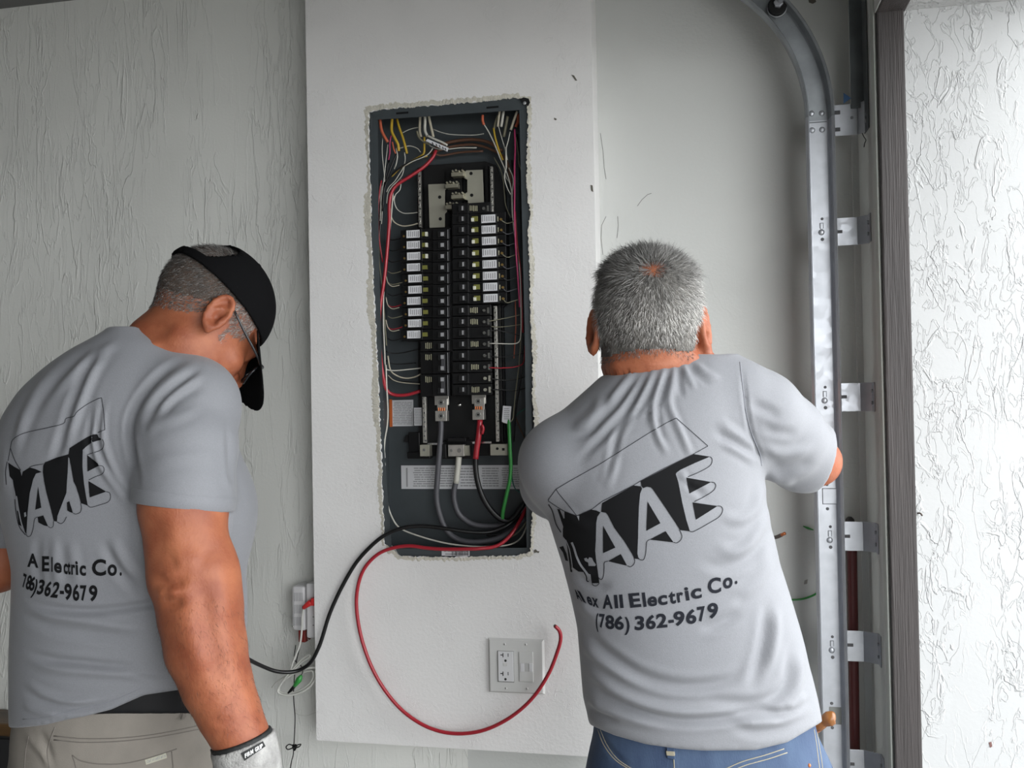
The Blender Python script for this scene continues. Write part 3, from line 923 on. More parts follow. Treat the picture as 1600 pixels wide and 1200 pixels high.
# ================================================================ cables hanging out of the panel
def cable(name, col, r, wpts, n=10, parent=None, sub=6):
    return obj(name, MB().tube(wpts, r, n, sub=sub), WM[col] if isinstance(col, str) else col, parent, smooth=True)
q = lambda x, y, d: PY(x, y, YF + d)
o = cable('red_cable', 'red', 0.0042, [q(826, 786, .075), q(820, 798, .06), q(811, 816, .04), q(796, 838, .022), q(776, 853, .01), q(750, 857, -.004), q(720, 858, -.009), q(690, 858, -.010), q(664, 856, -.011), q(640, 853, -.012),
     q(615, 856, -.014), q(592, 865, -.016), q(573, 883, -.018), q(562, 905, -.018), q(557, 935, -.018), q(559, 968, -.018), q(567, 1005, -.018), q(582, 1045, -.018), q(604, 1082, -.018), q(632, 1113, -.018), q(668, 1136, -.018), q(708, 1146, -.018),
     q(752, 1142, -.02), q(794, 1123, -.022), q(830, 1093, -.024), q(856, 1055, -.026), q(871, 1018, -.028), q(876, 998, -.030), q(874, 986, -.032), q(867, 978, -.036)])
tag(o, 'red insulated cable looping from the panel bottom and curling up beside the outlet plate', 'cable')
o2 = obj('cut_end', MB().cyl(q(867.4, 978.3, -.0362), q(866.2, 977, -.0372), 0.0030, 10), mat('dark_cut', (0.05, 0.01, 0.01), 0.6), o)
o = cable('black_cable', 'black', 0.0046, [q(828, 790, .075), q(812, 806, .06), q(790, 822, .04), q(765, 831, .026), q(735, 831, .016), q(705, 827, .008), q(675, 823, .002), q(650, 822, -.004), q(625, 826, -.010), q(600, 837, -.014),
     q(577, 856, -.018), q(556, 880, -.02), q(538, 910, -.022), q(524, 938, -.024), q(513, 965, -.026), q(503, 998, -.028), q(496, 1016, -.03), q(486, 1034, -.03), q(472, 1045, -.03), q(455, 1050, -.04), q(432, 1049, -.06), q(410, 1041, -.09), q(388, 1030, -.13),
     q(362, 1012, -.18), q(330, 985, -.25), q(296, 955, -.30)])
tag(o, 'thick black cable running from the breaker panel down behind the forearm of the capped man', 'cable')

# ================================================================ outlet plate
M_plate = mat('off_white_plastic', (0.60, 0.60, 0.585), 0.35)
M_plate2 = mat('white_receptacle', (0.66, 0.66, 0.67), 0.3)
M_dark = mat('slot_dark', (0.03, 0.03, 0.03), 0.7)
c = PY(807, 1040, YF)
pt = thing('outlet_plate', 'white two-gang outlet plate, one duplex outlet and one blank insert, below the panel', 'outlet', c)
mb = MB()
a, b = PY(763.5, 1040, YF).x, PY(851, 1040, YF).x
zt, zl = PY(807, 997.5, YF).z, PY(807, 1083, YF).z
e = 0.004
mb.add([(a, YF, zl), (b, YF, zl), (b, YF, zt), (a, YF, zt), (a + e, YF - 0.006, zl + e), (b - e, YF - 0.006, zl + e), (b - e, YF - 0.006, zt - e), (a + e, YF - 0.006, zt - e)],
       [(4, 5, 6, 7), (0, 1, 5, 4), (1, 2, 6, 5), (2, 3, 7, 6), (3, 0, 4, 7)])
obj('cover_plate', mb, M_plate, pt, bevel=0.001)
def fb(name, x0, y0, x1, y1, ya, yb, m, parent=pt, bevel=0.0):
    return obj(name, pbox(MB(), x0, y0, x1, y1, YF + ya, YF + yb), m, parent, bevel)
gap = fb('opening_gap', 777.2, 1017, 803, 1066, -0.0063, -0.003, mat('gap_shadow', (0.22, 0.22, 0.21), 0.7))
rc = fb('receptacle', 778.2, 1018, 802, 1065, -0.0085, -0.003, M_plate2, pt, 0.0008)
for y in (1024, 1053):
    fb('slot', 785.2, y - 3.6, 786.6, y + 3, -0.0088, -0.006, M_dark, rc)
    fb('slot', 781.8, y - 1.2, 785.4, y + 0.2, -0.0088, -0.006, M_dark, rc)
    fb('slot', 793.4, y - 3, 794.5, y + 2.2, -0.0088, -0.006, M_dark, rc)
    p = PY(789.8, y + 8.3, YF - 0.0088)
    obj('ground_hole', MB().cyl(p, p + Vector((0, 0.002, 0)), 0.0028, 12), M_dark, rc)
fb('test_button', 786, 1036, 793, 1041, -0.0091, -0.006, M_plate, rc, 0.0004)
bl = fb('blank_insert', 811, 1018.5, 833, 1065.5, -0.0078, -0.003, M_plate, pt, 0.001)
fb('insert_tab', 813.3, 1036.5, 819, 1049.5, -0.0092, -0.006, M_plate2, bl, 0.0006)
fb('insert_tab', 826.5, 1036.5, 832, 1049.5, -0.0092, -0.006, M_plate2, bl, 0.0006)
fb('insert_recess', 819.5, 1036.5, 826, 1049.5, -0.0082, -0.006, mat('insert_grey', (0.47, 0.47, 0.46), 0.5), bl, 0.0004)
for x, y in ((788.5, 1006.5), (821.5, 1007), (790.5, 1075.5), (823.5, 1076)):
    p = PY(x, y, YF - 0.0062)
    so = obj('plate_screw', MB().dome(p, (0, -1, 0), 0.0028, 0.0014, 12), M_plate, pt, smooth=True)
    obj('screw_slot', MB().box((p.x - 0.0004, p.y - 0.0017, p.z - 0.002), (p.x + 0.0004, p.y - 0.0012, p.z + 0.002)), M_dark, so)

# ================================================================ plug-in gear on the left wall, half behind the chase
def wb(name, x0, y0, x1, y1, Ya, Yb, m, parent=None, bevel=0.0):
    return obj(name, pbox(MB(), x0, y0, x1, y1, Ya, Yb), m, parent, bevel)
M_wht = mat('white_abs', (0.66, 0.65, 0.66), 0.4)
YD = 2.085
p = PY(465, 950, YD)
dv = thing('vented_detector', 'small white vented box fixed to the textured wall left of the chase', 'detector', p)
body = wb('housing', 455.5, 916, 477, 986, YD, YW, M_wht, dv, 0.007)
for j in range(3):
    for k in range(6):
        x = 459.5 + k * 2.4
        y0 = 926 + j * 19
        wb('vent_slot', x, y0, x + 0.9, y0 + 13.5, YD - 0.0004, YD + 0.002, mat('vent_grey', (0.30, 0.30, 0.31), 0.7), body)
o = obj('indicator', MB().dome(PY(457.8, 979, YD - 0.0002), (0, -1, 0), 0.0022, 0.0012, 10), M_shiny, body, smooth=True)
o = wb('side_panel', 473.2, 921, 478.5, 981, YD + 0.012, YW - 0.004, mat('amber_brown', (0.16, 0.075, 0.03), 0.4), dv)
o = wb('red_connector', 466, 985, 477, 1004, YD + 0.02, YW - 0.01, mat('dark_red_plastic', (0.22, 0.02, 0.015), 0.35), dv, 0.002)
ad = thing('power_tap', 'white multi-outlet power tap half hidden behind the left edge of the chase', 'power tap', PY(486, 955, YD - 0.01))
YT = 2.078
body = wb('housing', 478, 912, 507, 998, YT, YW, M_wht, ad, 0.005)
for y in (964, 977):
    for x in (489.5, 494):
        wb('slot', x - 1.2, y - 0.5, x + 1.2, y + 0.5, YT - 0.0004, YT + 0.002, M_dark, body)
M_redp = mat('red_plug', (0.60, 0.03, 0.03), 0.35)
M_cordw = mat('white_cord', (0.60, 0.60, 0.56), 0.4)
d = lambda x, y, Y: PY(x, y, Y)
pc = thing('white_cord', 'coiled white cord with a red plug, hanging from the white power tap', 'cord', d(476, 960, YT - 0.02))
YC = 2.064
mb = MB()
mb.tube([d(474, 950, YC), d(480, 945, YC - 0.002), d(486, 941, YC)], 0.005, 10, rs=[0.0045, 0.0065, 0.008], sub=4)
o = obj('red_plug', mb, M_redp, pc, smooth=True)
wb('plug_body', 485, 935, 493.6, 947, YC - 0.008, YT, M_redp, o, 0.002)
pts = [d(474.5, 950, YC), d(472.5, 965, YC), d(471.5, 985, YC), d(469, 1005, YC), d(463, 1022, YC), d(457, 1037, YC), d(455, 1047, YC), d(462, 1044, YC), d(472, 1034, YC), d(481, 1028, YC), d(484, 1025, YC), d(482, 1023, YC), d(473, 1029, YC), d(460, 1042, YC),
       d(445, 1060, YC), d(437, 1072, YC), d(434, 1080, YC), d(440, 1085, YC), d(455, 1086, YC), d(472, 1081, YC), d(487, 1070, YC), d(494, 1056, YC), d(494, 1046, YC), d(489, 1043, YC), d(470, 1047, YC), d(450, 1058, YC), d(441, 1066, YC), d(436, 1076, YC + .006), d(440, 1082, YC + .006), d(456, 1083, YC + .006), d(470, 1078, YC + .006), d(484, 1068, YC + .006),
       d(490, 1056, YC + .006), d(488, 1048, YC + .006)]
obj('cord', MB().tube(pts, 0.0026, 8, sub=5), M_cordw, pc, smooth=True)
obj('cord_tail', MB().tube([d(488, 1048, YC + .006), d(470, 1051, YC + .01), d(450, 1055, YC + .012), d(434, 1064, YC + .012), d(425, 1074, YC + .02)], 0.0017, 6), M_cordw, pc, smooth=True)
gt = pc
gs = obj('green_connector', MB().tube([d(471, 1055, YC - .004), d(467, 1062, YC - .006), d(460, 1072, YC - .004)], 0.005, 10, sub=4, rs=[0.0035, 0.0075, 0.0045]), WM['green'], gt, smooth=True)
obj('black_tip', MB().tube([d(460, 1072, YC - .004), d(455, 1078, YC - .004), d(450, 1083, YC - .004)], 0.003, 8, sub=3, rs=[0.0042, 0.004, 0.002]), M_blk, gs, smooth=True)
obj('black_lead', MB().tube([d(471, 1055, YC - .004), d(473, 1049, YC), d(470, 1040, YC + .01), d(460, 1030, YC + .03), d(462, 1008, YD + .03)], 0.0012, 6), M_blk, gt, smooth=True)
yk = 2.09
kc = thing('thin_black_cord', 'thin black cord hanging down the textured wall with a loose bow knot near the bottom', 'cord', d(460, 1180, yk))
obj('strand', MB().tube([d(470, 1003, YD + .03), d(462, 1040, yk - .01), d(459, 1075, yk), d(459, 1095, yk), d(461, 1120, yk), d(460, 1150, yk), d(459, 1166, yk)], 0.0013, 6), M_blk, kc, smooth=True)
obj('knot', MB().tube([d(457, 1164, yk - .004), d(460, 1167, yk - .006), d(462, 1164, yk - .004), d(458, 1166, yk), d(460, 1172, yk), d(463, 1166, yk - .006), d(457, 1168, yk - .004)], 0.0024, 7), M_blk, kc, smooth=True)
obj('bow_loop', MB().tube([d(459, 1166, yk), d(452, 1163, yk - .005), d(447, 1167, yk - .005), d(450, 1171, yk - .004), d(459, 1168, yk)], 0.0015, 6), M_blk, kc, smooth=True)
obj('bow_loop', MB().tube([d(459, 1166, yk), d(465, 1164, yk - .005), d(470, 1163, yk - .005), d(467, 1167, yk - .004), d(459, 1168, yk)], 0.0015, 6), M_blk, kc, smooth=True)
obj('strand_tail', MB().tube([d(459, 1168, yk), d(458, 1180, yk), d(455, 1192, yk), d(453, 1215, yk), d(452, 1300, yk)], 0.0013, 6), M_blk, kc, smooth=True)
o = obj('thin_white_lead', MB().tube([d(481, 998, YT + .02), d(487, 1010, YT + .02), d(492, 1030, YT + .02), d(494, 1060, YT + .02), d(496, 1090, YT + .02)], 0.0009, 6), M_cordw, None, smooth=True)
tag(o, 'hair-thin white lead dropping from the power tap along the chase edge', 'lead')
o = obj('thin_white_lead', MB().tube([d(460, 1113, YT + .04), d(468, 1117, YT + .03), d(480, 1118, YT + .02), d(498, 1111, YT + .02)], 0.0008, 6), M_cordw, None, smooth=True)
tag(o, 'thin white thread sagging sideways between the black cord and the chase edge', 'thread')

# ================================================================ garage door track
def galv(nt, b, tc):
    v = nt.nodes.new('ShaderNodeTexVoronoi')
    v.inputs['Scale'].default_value = 70
    nt.links.new(tc.outputs['Object'], v.inputs['Vector'])
    mr = nt.nodes.new('ShaderNodeMapRange')
    mr.inputs[1].default_value, mr.inputs[2].default_value = 0, 1
    mr.inputs[3].default_value, mr.inputs[4].default_value = 0.30, 0.5
    nt.links.new(v.outputs['Color'], mr.inputs[0])
    nt.links.new(mr.outputs[0], b.inputs['Roughness'])
M_galv = mat('galvanised_steel', (0.46, 0.475, 0.505), 0.42, metal=0.65, noise=(30, 0.06), extra=galv)
M_galvd = mat('darker_galvanised', (0.30, 0.32, 0.335), 0.5, metal=0.45, noise=(20, 0.15))  # darker, patchier variant of the galvanised steel
YTR = 2.035                                   # plane of the track web
xw0, xw1 = PY(1270, 400, YTR).x, PY(1297.5, 400, YTR).x
p0 = PY(1285, 700, YTR)
tr = thing('door_track', 'galvanised steel garage door track rising beside the jamb and curving left at the top', 'door track', (p0.x, YTR, 0))
cx = (xw0 + xw1) / 2
hw = (xw1 - xw0) / 2
# cross-section in (u across, v toward the room): web with two sides and rolled lips
sec = [(-hw - 0.004, 0.024), (-hw - 0.0065, 0.030), (-hw - 0.010, 0.027), (-hw - 0.0085, 0.0), (-hw, -0.002), (hw, -0.002), (hw + 0.003, 0.002), (hw + 0.006, 0.027), (hw + 0.009, 0.030), (hw + 0.011, 0.026)]
def sweep(path, secs):
    """path: list of (point, unit u); v is always -Y"""
    vs, fs = [], []
    k = len(secs)
    th = 0.0016
    for (p, u) in path:
        for (a, b) in secs:
            vs.append(p + u * a + Vector((0, -b, 0)))
    n = len(path)
    for i in range(n - 1):
        for j in range(k - 1):
            fs.append((i * k + j, i * k + j + 1, (i + 1) * k + j + 1, (i + 1) * k + j))
    return vs, fs
zs = PY(1280, 188, YTR).z
vs, fs = sweep([(Vector((cx, YTR, 0.02)), Vector((1, 0, 0))), (Vector((cx, YTR, zs)), Vector((1, 0, 0)))], sec)
o = obj('vertical_rail', MB().add(vs, fs), M_galv, tr)
sm = o.modifiers.new('thickness', 'SOLIDIFY'); sm.thickness = 0.0016; sm.offset = 0
R = 0.375
path = [(Vector((cx, YTR, zs)), Vector((1, 0, 0)))]
for k in range(1, 25):
    th = math.radians(90) * k / 24
    path.append((Vector((cx - R + R * math.cos(th), YTR, zs + 0.001 + R * math.sin(th))), Vector((math.cos(th), 0, math.sin(th)))))
path.append((Vector((cx - R - 1.2, YTR, zs + R)), Vector((0, 0, 1))))
sec2 = [(a * 1.0, b) for a, b in sec]
vs, fs = sweep(path[:-1], sec2)
# the horizontal run is cut off under the ceiling
vs = [Vector((v.x, v.y, min(v.z, ZC - 0.002))) for v in vs]
o = obj('curved_rail', MB().add(vs, fs), M_galvd, tr, smooth=False)
sm = o.modifiers.new('thickness', 'SOLIDIFY'); sm.thickness = 0.0016; sm.offset = 0
def bolt(x, y, r, h=0.0022, Y=YTR + 0.001, m=M_galv, name='bolt', parent=tr):
    p = PY(x, y, Y)
    return obj(name, MB().dome(p, (0, -1, 0), r, h, 14), m, parent, smooth=True)
for x, y in ((1268, 177.5), (1284, 177), (1269, 203.5), (1284.5, 202.5)):
    bolt(x, y, 0.0062, 0.003)
o = wb('splice_line', 1262, 190.5, 1292, 191.6, YTR + 0.0005, YTR + 0.002, mat('dark_seam', (0.08, 0.085, 0.09), 0.6), tr)
M_hole = mat('hole_dark', (0.10, 0.10, 0.105), 0.7)
M_outline = mat('stamped_edge', (0.20, 0.21, 0.225), 0.5, metal=0.5)
for ys in (357, 620, 838, 1010):
    x = 1283 + (ys - 357) * 0.0185
    if ys > 700: x += 4
    bolt(x + 1.5, ys - 15, 0.0030, 0.001, m=M_hole, name='rivet')
    bolt(x + 0.5, ys + 6, 0.0064, 0.003)
    p = PY(x + 0.5, ys + 6, YTR + 0.0004)
    bolt(x + 2, ys + 17, 0.0036, 0.0008, m=M_hole, name='rivet')
    wb('stamped_slot', x - 2, ys - 9, x + 4, ys + 0, YTR - 0.0004, YTR + 0.002, M_outline, tr, 0.0004)
    wb('slot_face', x - 1, ys - 8, x + 3, ys + 1, YTR - 0.0010, YTR + 0.002, M_galv, tr, 0.0004)
for x, y in ((1292, 757), (1293, 795), (1299.5, 1099), (1300.5, 1137)):
    bolt(x, y, 0.0034, 0.0006, m=M_hole, name='punched_hole')
for x0, y0, x1, y1 in ((1285, 763, 1308, 788), (1296, 1105, 1316, 1132)):
    dark = y0 > 1000
    wb('stamped_window', x0, y0, x1, y1, YTR + 0.0002, YTR + 0.002, M_hole if not dark else mat('through_hole', (0.22, 0.225, 0.21), 0.8), tr, 0.0005)
    if not dark:
        wb('window_tab', x0 + 0.8, y0 + 0.8, x1 - 0.8, y1 - 0.8, YTR - 0.0004, YTR + 0.002, M_galv, tr, 0.0005)
# jamb brackets
def bracket(x0, y0, x1, y1, Ya, two=False, lip=0):
    a, b = PY(x0, (y0 + y1) / 2, Ya), PY(x1, (y0 + y1) / 2, Ya)
    c_, d_ = PY((x0 + x1) / 2, y0, Ya), PY((x0 + x1) / 2, y1, Ya)
    mb = MB()
    xend = XF - 0.0045
    xk = PY(x1 - 22, (y0 + y1) / 2, Ya).x
    mb.box((a.x - 0.02, Ya, d_.z), (xk, Ya + 0.002, c_.z))
    mb.prism([(xk, Ya, d_.z), (xk, Ya + 0.002, d_.z), (xend, Ya - 0.016, d_.z), (xend, Ya - 0.018, d_.z)], (0, 0, c_.z - d_.z))
    mb.box((xend - 0.0025, Ya - 0.040, d_.z), (xend, Ya - 0.016, c_.z))
    o = obj('jamb_bracket', mb, M_galv if not two else M_galvd, tr, bevel=0.0008)
    return o, a, b, c_, d_
YBK = YTR + 0.0135
for x0, y0, x1, y1, sx, sy in ((1305, 339, 1362, 383, 1311, 362), (1309, 598, 1367, 643, 1318, 620), (1317, 815, 1371, 861, 1323, 838), (1322, 986, 1372, 1034, 1328, 1008), (1324, 1172, 1373, 1220, 1330, 1194)):
    o, a, b, c_, d_ = bracket(x0, y0, x1, y1, YBK)
    wb('slot', sx - 5, sy - 2.6, sx + 5.5, sy + 2.6, YBK - 0.0006, YBK + 0.001, M_hole, o, 0.001)
    xend = XF - 0.0045
    for zz_ in (0.3, 0.7):
        z = d_.z + (c_.z - d_.z) * zz_
        p = Vector((xend - 0.0026, YBK - 0.029, z))
        obj('lag_screw', MB().cyl(p, p + Vector((-0.003, 0, 0)), 0.004, 6), M_galvd, o)
# top flag bracket and the dark vertical angle
o, a, b, c_, d_ = bracket(1296, 162, 1362, 211, YBK)
for y in (176, 202.5):
    wb('slot', 1298, y - 3.2, 1313, y + 3.2, YBK - 0.0006, YBK + 0.001, M_hole, o, 0.001)
for x, y in ((1331, 184), (1343, 190)):
    bolt(x, y, 0.0034, 0.002, YBK, M_galvd, 'rivet', o)
M_dkst = mat('dark_angle_steel', (0.13, 0.145, 0.15), 0.5, metal=0.3, noise=(12, 0.2))
Yg = YBK - 0.022
za_ = PY(1345, 206, Yg).z
x0_, x1_ = PY(1328, 100, YBK - 0.004).x, XF - 0.005
mb = MB()
mb.box((x1_ - 0.0025, Yg - 0.03, za_), (x1_, YBK - 0.004, ZC - 0.001))
mb.box((x0_, YBK - 0.007, za_ + 0.055), (x1_, YBK - 0.004, ZC - 0.001))
mb.box((x0_ + 0.022, YBK - 0.0065, za_ + 0.002), (x1_, YBK - 0.0035, za_ + 0.056))
o = obj('angle_bracket', mb, M_dkst, tr, bevel=0.001)
for z in (za_ + 0.02, za_ + 0.035):
    p = Vector((x1_ - 0.0025, Yg - 0.01, z))
    obj('lag_screw', MB().cyl(p, p + Vector((-0.003, 0, 0)), 0.0042, 6), M_galvd, o)
mb = MB().prism([PY(x, y, YBK - 0.0095) for x, y in [(1318, 145), (1330, 153), (1318, 162)]], (0, 0.001, 0))
obj('blue_tag', mb, mat('blue_tape', (0.02, 0.09, 0.22), 0.5), tr)
obj('wire_curl', MB().tube([PY(x, y, YBK - 0.02) for x, y in [(1347, 208), (1350, 214), (1353, 219), (1351, 224), (1350, 230)]], 0.0009, 6), M_dark, tr, smooth=True)
# roller in the curve
rp = PY(1220, 14, YTR - 0.012)
rl = thing('track_roller', 'steel-stemmed black roller sitting in the curved top of the door track', 'roller', rp)
obj('wheel', MB().cyl(PY(1214, 12, YTR - 0.008), PY(1214, 12, YTR - 0.008) + Vector((0, -0.012, 0)), 0.0195, 24), M_blk2, rl, bevel=0.002)
obj('tread', MB().tube([PY(1214, 12, YTR - 0.014) + Vector((0.0195 * math.cos(k * math.pi / 12), 0, 0.0195 * math.sin(k * math.pi / 12))) for k in range(24)], 0.0012, 6, closed=True, sub=1), M_galv, rl, smooth=True)
obj('stem', MB().cyl(PY(1219, 4, YTR - 0.02), PY(1219, 4, YTR - 0.02) + Vector((0, -0.05, 0)), 0.0055, 14), M_galv, rl, bevel=0.001)
obj('stem_nut', MB().cyl(PY(1216, 6, YTR - 0.02), PY(1216, 6, YTR - 0.02) + Vector((0, -0.008, 0)), 0.010, 6), M_galv, rl, bevel=0.001)

# ================================================================ small things on the right wall and in the corner
p = PY(1331, 1000, YW - 0.03)
M_maroon = mat('maroon_paint', (0.085, 0.012, 0.012), 0.5)
pole = thing('upright_pole', 'dark red upright pole standing in the corner behind the galvanised track', 'pole', (p.x, YW - 0.03, 0))
a, b = PY(1331, 845, YW - 0.03), PY(1336, 1190, YW - 0.03)
dz = (a - b)
bot = b + dz * ((0 - b.z) / dz.z)
obj('shaft', MB().cyl(bot, a, 0.0105, 14), M_maroon, pole, smooth=False, bevel=0.001)
obj('cap', MB().tube([a, a + Vector((-0.002, 0, 0.03)), a + Vector((-0.003, 0, 0.046)), a + Vector((-0.003, 0, 0.052))], 0.01, 12, rs=[0.0105, 0.0105, 0.009, 0.004], sub=3), mat('dark_grip', (0.04, 0.035, 0.035), 0.5), pole, smooth=True)
yw = YW - 0.004
o = obj('green_wire', MB().tube([PY(x, y, yw) for x, y in [(1215, 935), (1233, 937), (1250, 936.5), (1264, 933), (1276, 927), (1290, 915)]], 0.0022, 7), WM['green'], None, smooth=True)
tag(o, 'long green wire curving across the right wall behind the waist of the grey-haired man', 'wire')
o = obj('green_wire', MB().tube([PY(x, y, yw) for x, y in [(1255, 822), (1262, 825), (1271, 828)]], 0.0024, 7, rs=[.0012, .0026, .0012]), WM['green'], None, smooth=True)
tag(o, 'short green wire stub on the right wall just left of the door track', 'wire')
st = thing('cable_stub', 'dark cable stub with bare copper end poking from the right wall', 'cable', PY(1210, 838, YW))
obj('sheath', MB().tube([PY(1196, 838, YW), PY(1206, 840, YW - .03), PY(1214, 839, YW - .05), PY(1221, 836, YW - .06)], 0.0042, 9), mat('stub_brown', (0.07, 0.05, 0.045), 0.5), st, smooth=True)
obj('copper_end', MB().tube([PY(1221, 836, YW - .06), PY(1225, 834, YW - .064), PY(1226.5, 833.5, YW - .066)], 0.0036, 9, sub=3), M_copper, st, smooth=True)
for x, y, s_ in ((1234, 927 - 17, 3.0), (1240, 860, 1.5)):
    pass
o = chip([(1257, 907), (1262, 905), (1261, 912), (1256, 913)], YW, 'wall_smudge', mat('smudge', (0.28, 0.27, 0.25), 0.9))
tag(o, 'faint grey smudge on the right wall above the long green wire', 'smudge')
o = obj('wall_nail', MB().tube([PY(1434, 802, YJ), PY(1438, 802, YJ - .01), PY(1441, 806, YJ - .014)], 0.0016, 6), mat('rusty_nail', (0.07, 0.05, 0.04), 0.6), None, smooth=True)
tag(o, 'bent rusty nail sticking out of the bright stucco right of the brown trim', 'nail')
o = chip([(1545, 1160), (1549, 1159), (1550, 1166), (1547, 1168)], YJ, 'wall_nail', mat('rust_spot', (0.16, 0.08, 0.07), 0.8))
tag(o, 'rust brown spot low on the bright white stucco', 'rust spot')
o = obj('wire_end', MB().tube([PY(x, y, YJ - 0.008) for x, y in [(1408, 13), (1413, 10), (1424, 7), (1432, 6)]], 0.0016, 6), mat('rust_pink', (0.25, 0.12, 0.11), 0.7), None, smooth=True)
tag(o, 'rusty sliver of lath at the top corner where brown trim meets white stucco', 'lath')
# low dark cabinet at the far left, mostly out of frame
YK = YW - 0.11
a = PY(33, 1120, YK)
zt = PY(15, 1109, YW - 0.01).z
cb = thing('low_cabinet', 'dark low cabinet with a brown wooden top edge at the lower left against the wall', 'cabinet', (a.x - 0.4, YW - 0.06, 0))
mb = MB().box((a.x - 0.85, YK + 0.012, 0), (a.x - 0.008, YW - 0.006, zt - 0.032))
obj('body', mb, mat('cabinet_dark', (0.018, 0.018, 0.019), 0.6), cb, bevel=0.003)
mb = MB().box((a.x - 0.86, YK, zt - 0.032), (a.x, YW - 0.004, zt))
obj('wooden_top', mb, mat('cabinet_wood', (0.085, 0.045, 0.016), 0.4, noise=(20, 0.4, (0.15, 1, 1))), cb, bevel=0.006)
mb = MB().box((a.x - 0.84, YK + 0.006, 0.05), (a.x - 0.43, YK + 0.012, zt - 0.04))
obj('door', mb, MATS['cabinet_dark'], cb, bevel=0.002)
mb = MB().box((a.x - 0.42, YK + 0.006, 0.05), (a.x - 0.015, YK + 0.012, zt - 0.04))
obj('door', mb, MATS['cabinet_dark'], cb, bevel=0.002)
# ================================================================ signed-distance modelling for the two men (camera axes: x right, y away, z up)
def C(px, py, d):
    return np.array([(px - 800) / F * d, d, (600 - py) / F * d])
def PXY(v):
    return 800 + F * v[:, 0] / v[:, 1], 600 - F * v[:, 2] / v[:, 1]
WZ = w2c(np.array([CAMN[0], CAMN[1], CAMN[2] + 1.0]))       # world up in camera axes
def smin(a, b, k):
    if k <= 0:
        return np.minimum(a, b)
    h = np.clip(0.5 + 0.5 * (b - a) / k, 0, 1)
    return b * (1 - h) + a * h - k * h * (1 - h)
def smax(a, b, k):
    return -smin(-a, -b, k)
class Shape:
    def __init__(s):
        s.ops = []
    def add(s, fn, c, r, k=0.02, op='u'):
        s.ops.append((fn, np.asarray(c, float), r, k, op))
        return s
    def cone(s, pts, radii, k=0.02, op='u', squash=None):
        """chain of tapered capsules through pts"""
        pts = [np.asarray(p, float) for p in pts]
        for i in range(len(pts) - 1):
            a, b, ra, rb = pts[i], pts[i + 1], radii[i], radii[i + 1]
            def fn(p, a=a, ba=b - a, ra=ra, rb=rb):
                pa = p - a
                t = np.clip((pa @ ba) / max(ba @ ba, 1e-12), 0, 1)
                return np.linalg.norm(pa - t[:, None] * ba, axis=1) - (ra + t * (rb - ra))
            s.add(fn, (a + b) / 2, np.linalg.norm(b - a) / 2 + max(ra, rb), k if i == 0 or op == 's' else min(k, 0.015) if k else 0, op)
        return s
    def ell(s, c, r, R=None, k=0.02, op='u'):
        c, r = np.asarray(c, float), np.asarray(r, float)
        def fn(p):
            q = p - c
            if R is not None:
                q = q @ R.T                                  # rows of R are the local axes
            k0 = np.linalg.norm(q / r, axis=1)
            k1 = np.linalg.norm(q / (r * r), axis=1) + 1e-9
            return np.where(k0 < 1e-4, -r.min(), k0 * (k0 - 1) / k1)
        return s.add(fn, c, r.max(), k, op)
    def loft(s, rows, k=0.02, n=2.2, op='u', rot=0.0):
        """rows of (py, px left, px right, depth, half depth)"""
        rows = sorted(rows, key=lambda t: -t[0])
        z = np.array([(600 - r[0]) / F * r[3] for r in rows])
        cx = np.array([((r[1] + r[2]) / 2 - 800) / F * r[3] for r in rows])
        ax = np.array([(r[2] - r[1]) / 2 / F * r[3] for r in rows])
        cy = np.array([r[3] for r in rows])
        ay = np.array([r[4] for r in rows])
        zz = np.linspace(z[0], z[-1], 160)
        def sm(a):
            v = np.interp(zz, z, a)
            ker = np.hanning(11); ker /= ker.sum()
            return np.convolve(np.pad(v, 5, mode='edge'), ker, 'valid')
        CX, AX, CY, AY = sm(cx), sm(ax), sm(cy), sm(ay)
        cr, sr = math.cos(rot), math.sin(rot)
        def fn(p):
            q = np.clip(p[:, 2], z[0], z[-1])
            dx, dy = p[:, 0] - np.interp(q, zz, CX), p[:, 1] - np.interp(q, zz, CY)
            ex, ey = np.abs(dx * cr + dy * sr), np.abs(-dx * sr + dy * cr)
            a, b = np.interp(q, zz, AX), np.interp(q, zz, AY)
            kk = ((ex / a) ** n + (ey / b) ** n) ** (1 / n)
            d = (kk - 1) * np.minimum(a, b)
            cap = np.abs(p[:, 2] - q)
            return np.where(cap > 0, np.sqrt(np.maximum(d, 0) ** 2 + cap ** 2) + np.minimum(d, 0) * 0, d)
        c = np.array([cx.mean(), cy.mean(), (z[0] + z[-1]) / 2])
        return s.add(fn, c, 9.0, k, op)
    def plane(s, c, nrm, k=0.0):
        """cut away everything on the side nrm points to"""
        c = np.asarray(c, float); nrm = np.asarray(nrm, float); nrm = nrm / np.linalg.norm(nrm)
        return s.add(lambda p: (p - c) @ nrm, c, 99.0, k, 'i')
    def __call__(s, p, far=True):
        d = np.full(len(p), 9.0, np.float64)
        for fn, c, r, k, op in s.ops:
            if r > 5 or not far:
                m = slice(None)
                q = p
            else:
                mm = np.einsum('ij,ij->i', p - c, p - c) < (r + 0.07) ** 2
                if not mm.any():
                    continue
                m, q = mm, p[mm]
            e = fn(q)
            if op == 'u':
                d[m] = smin(d[m], e, k)
            elif op == 's':
                d[m] = smax(d[m], -e, k)
            else:
                d[m] = smax(d[m], e, k)
        return d
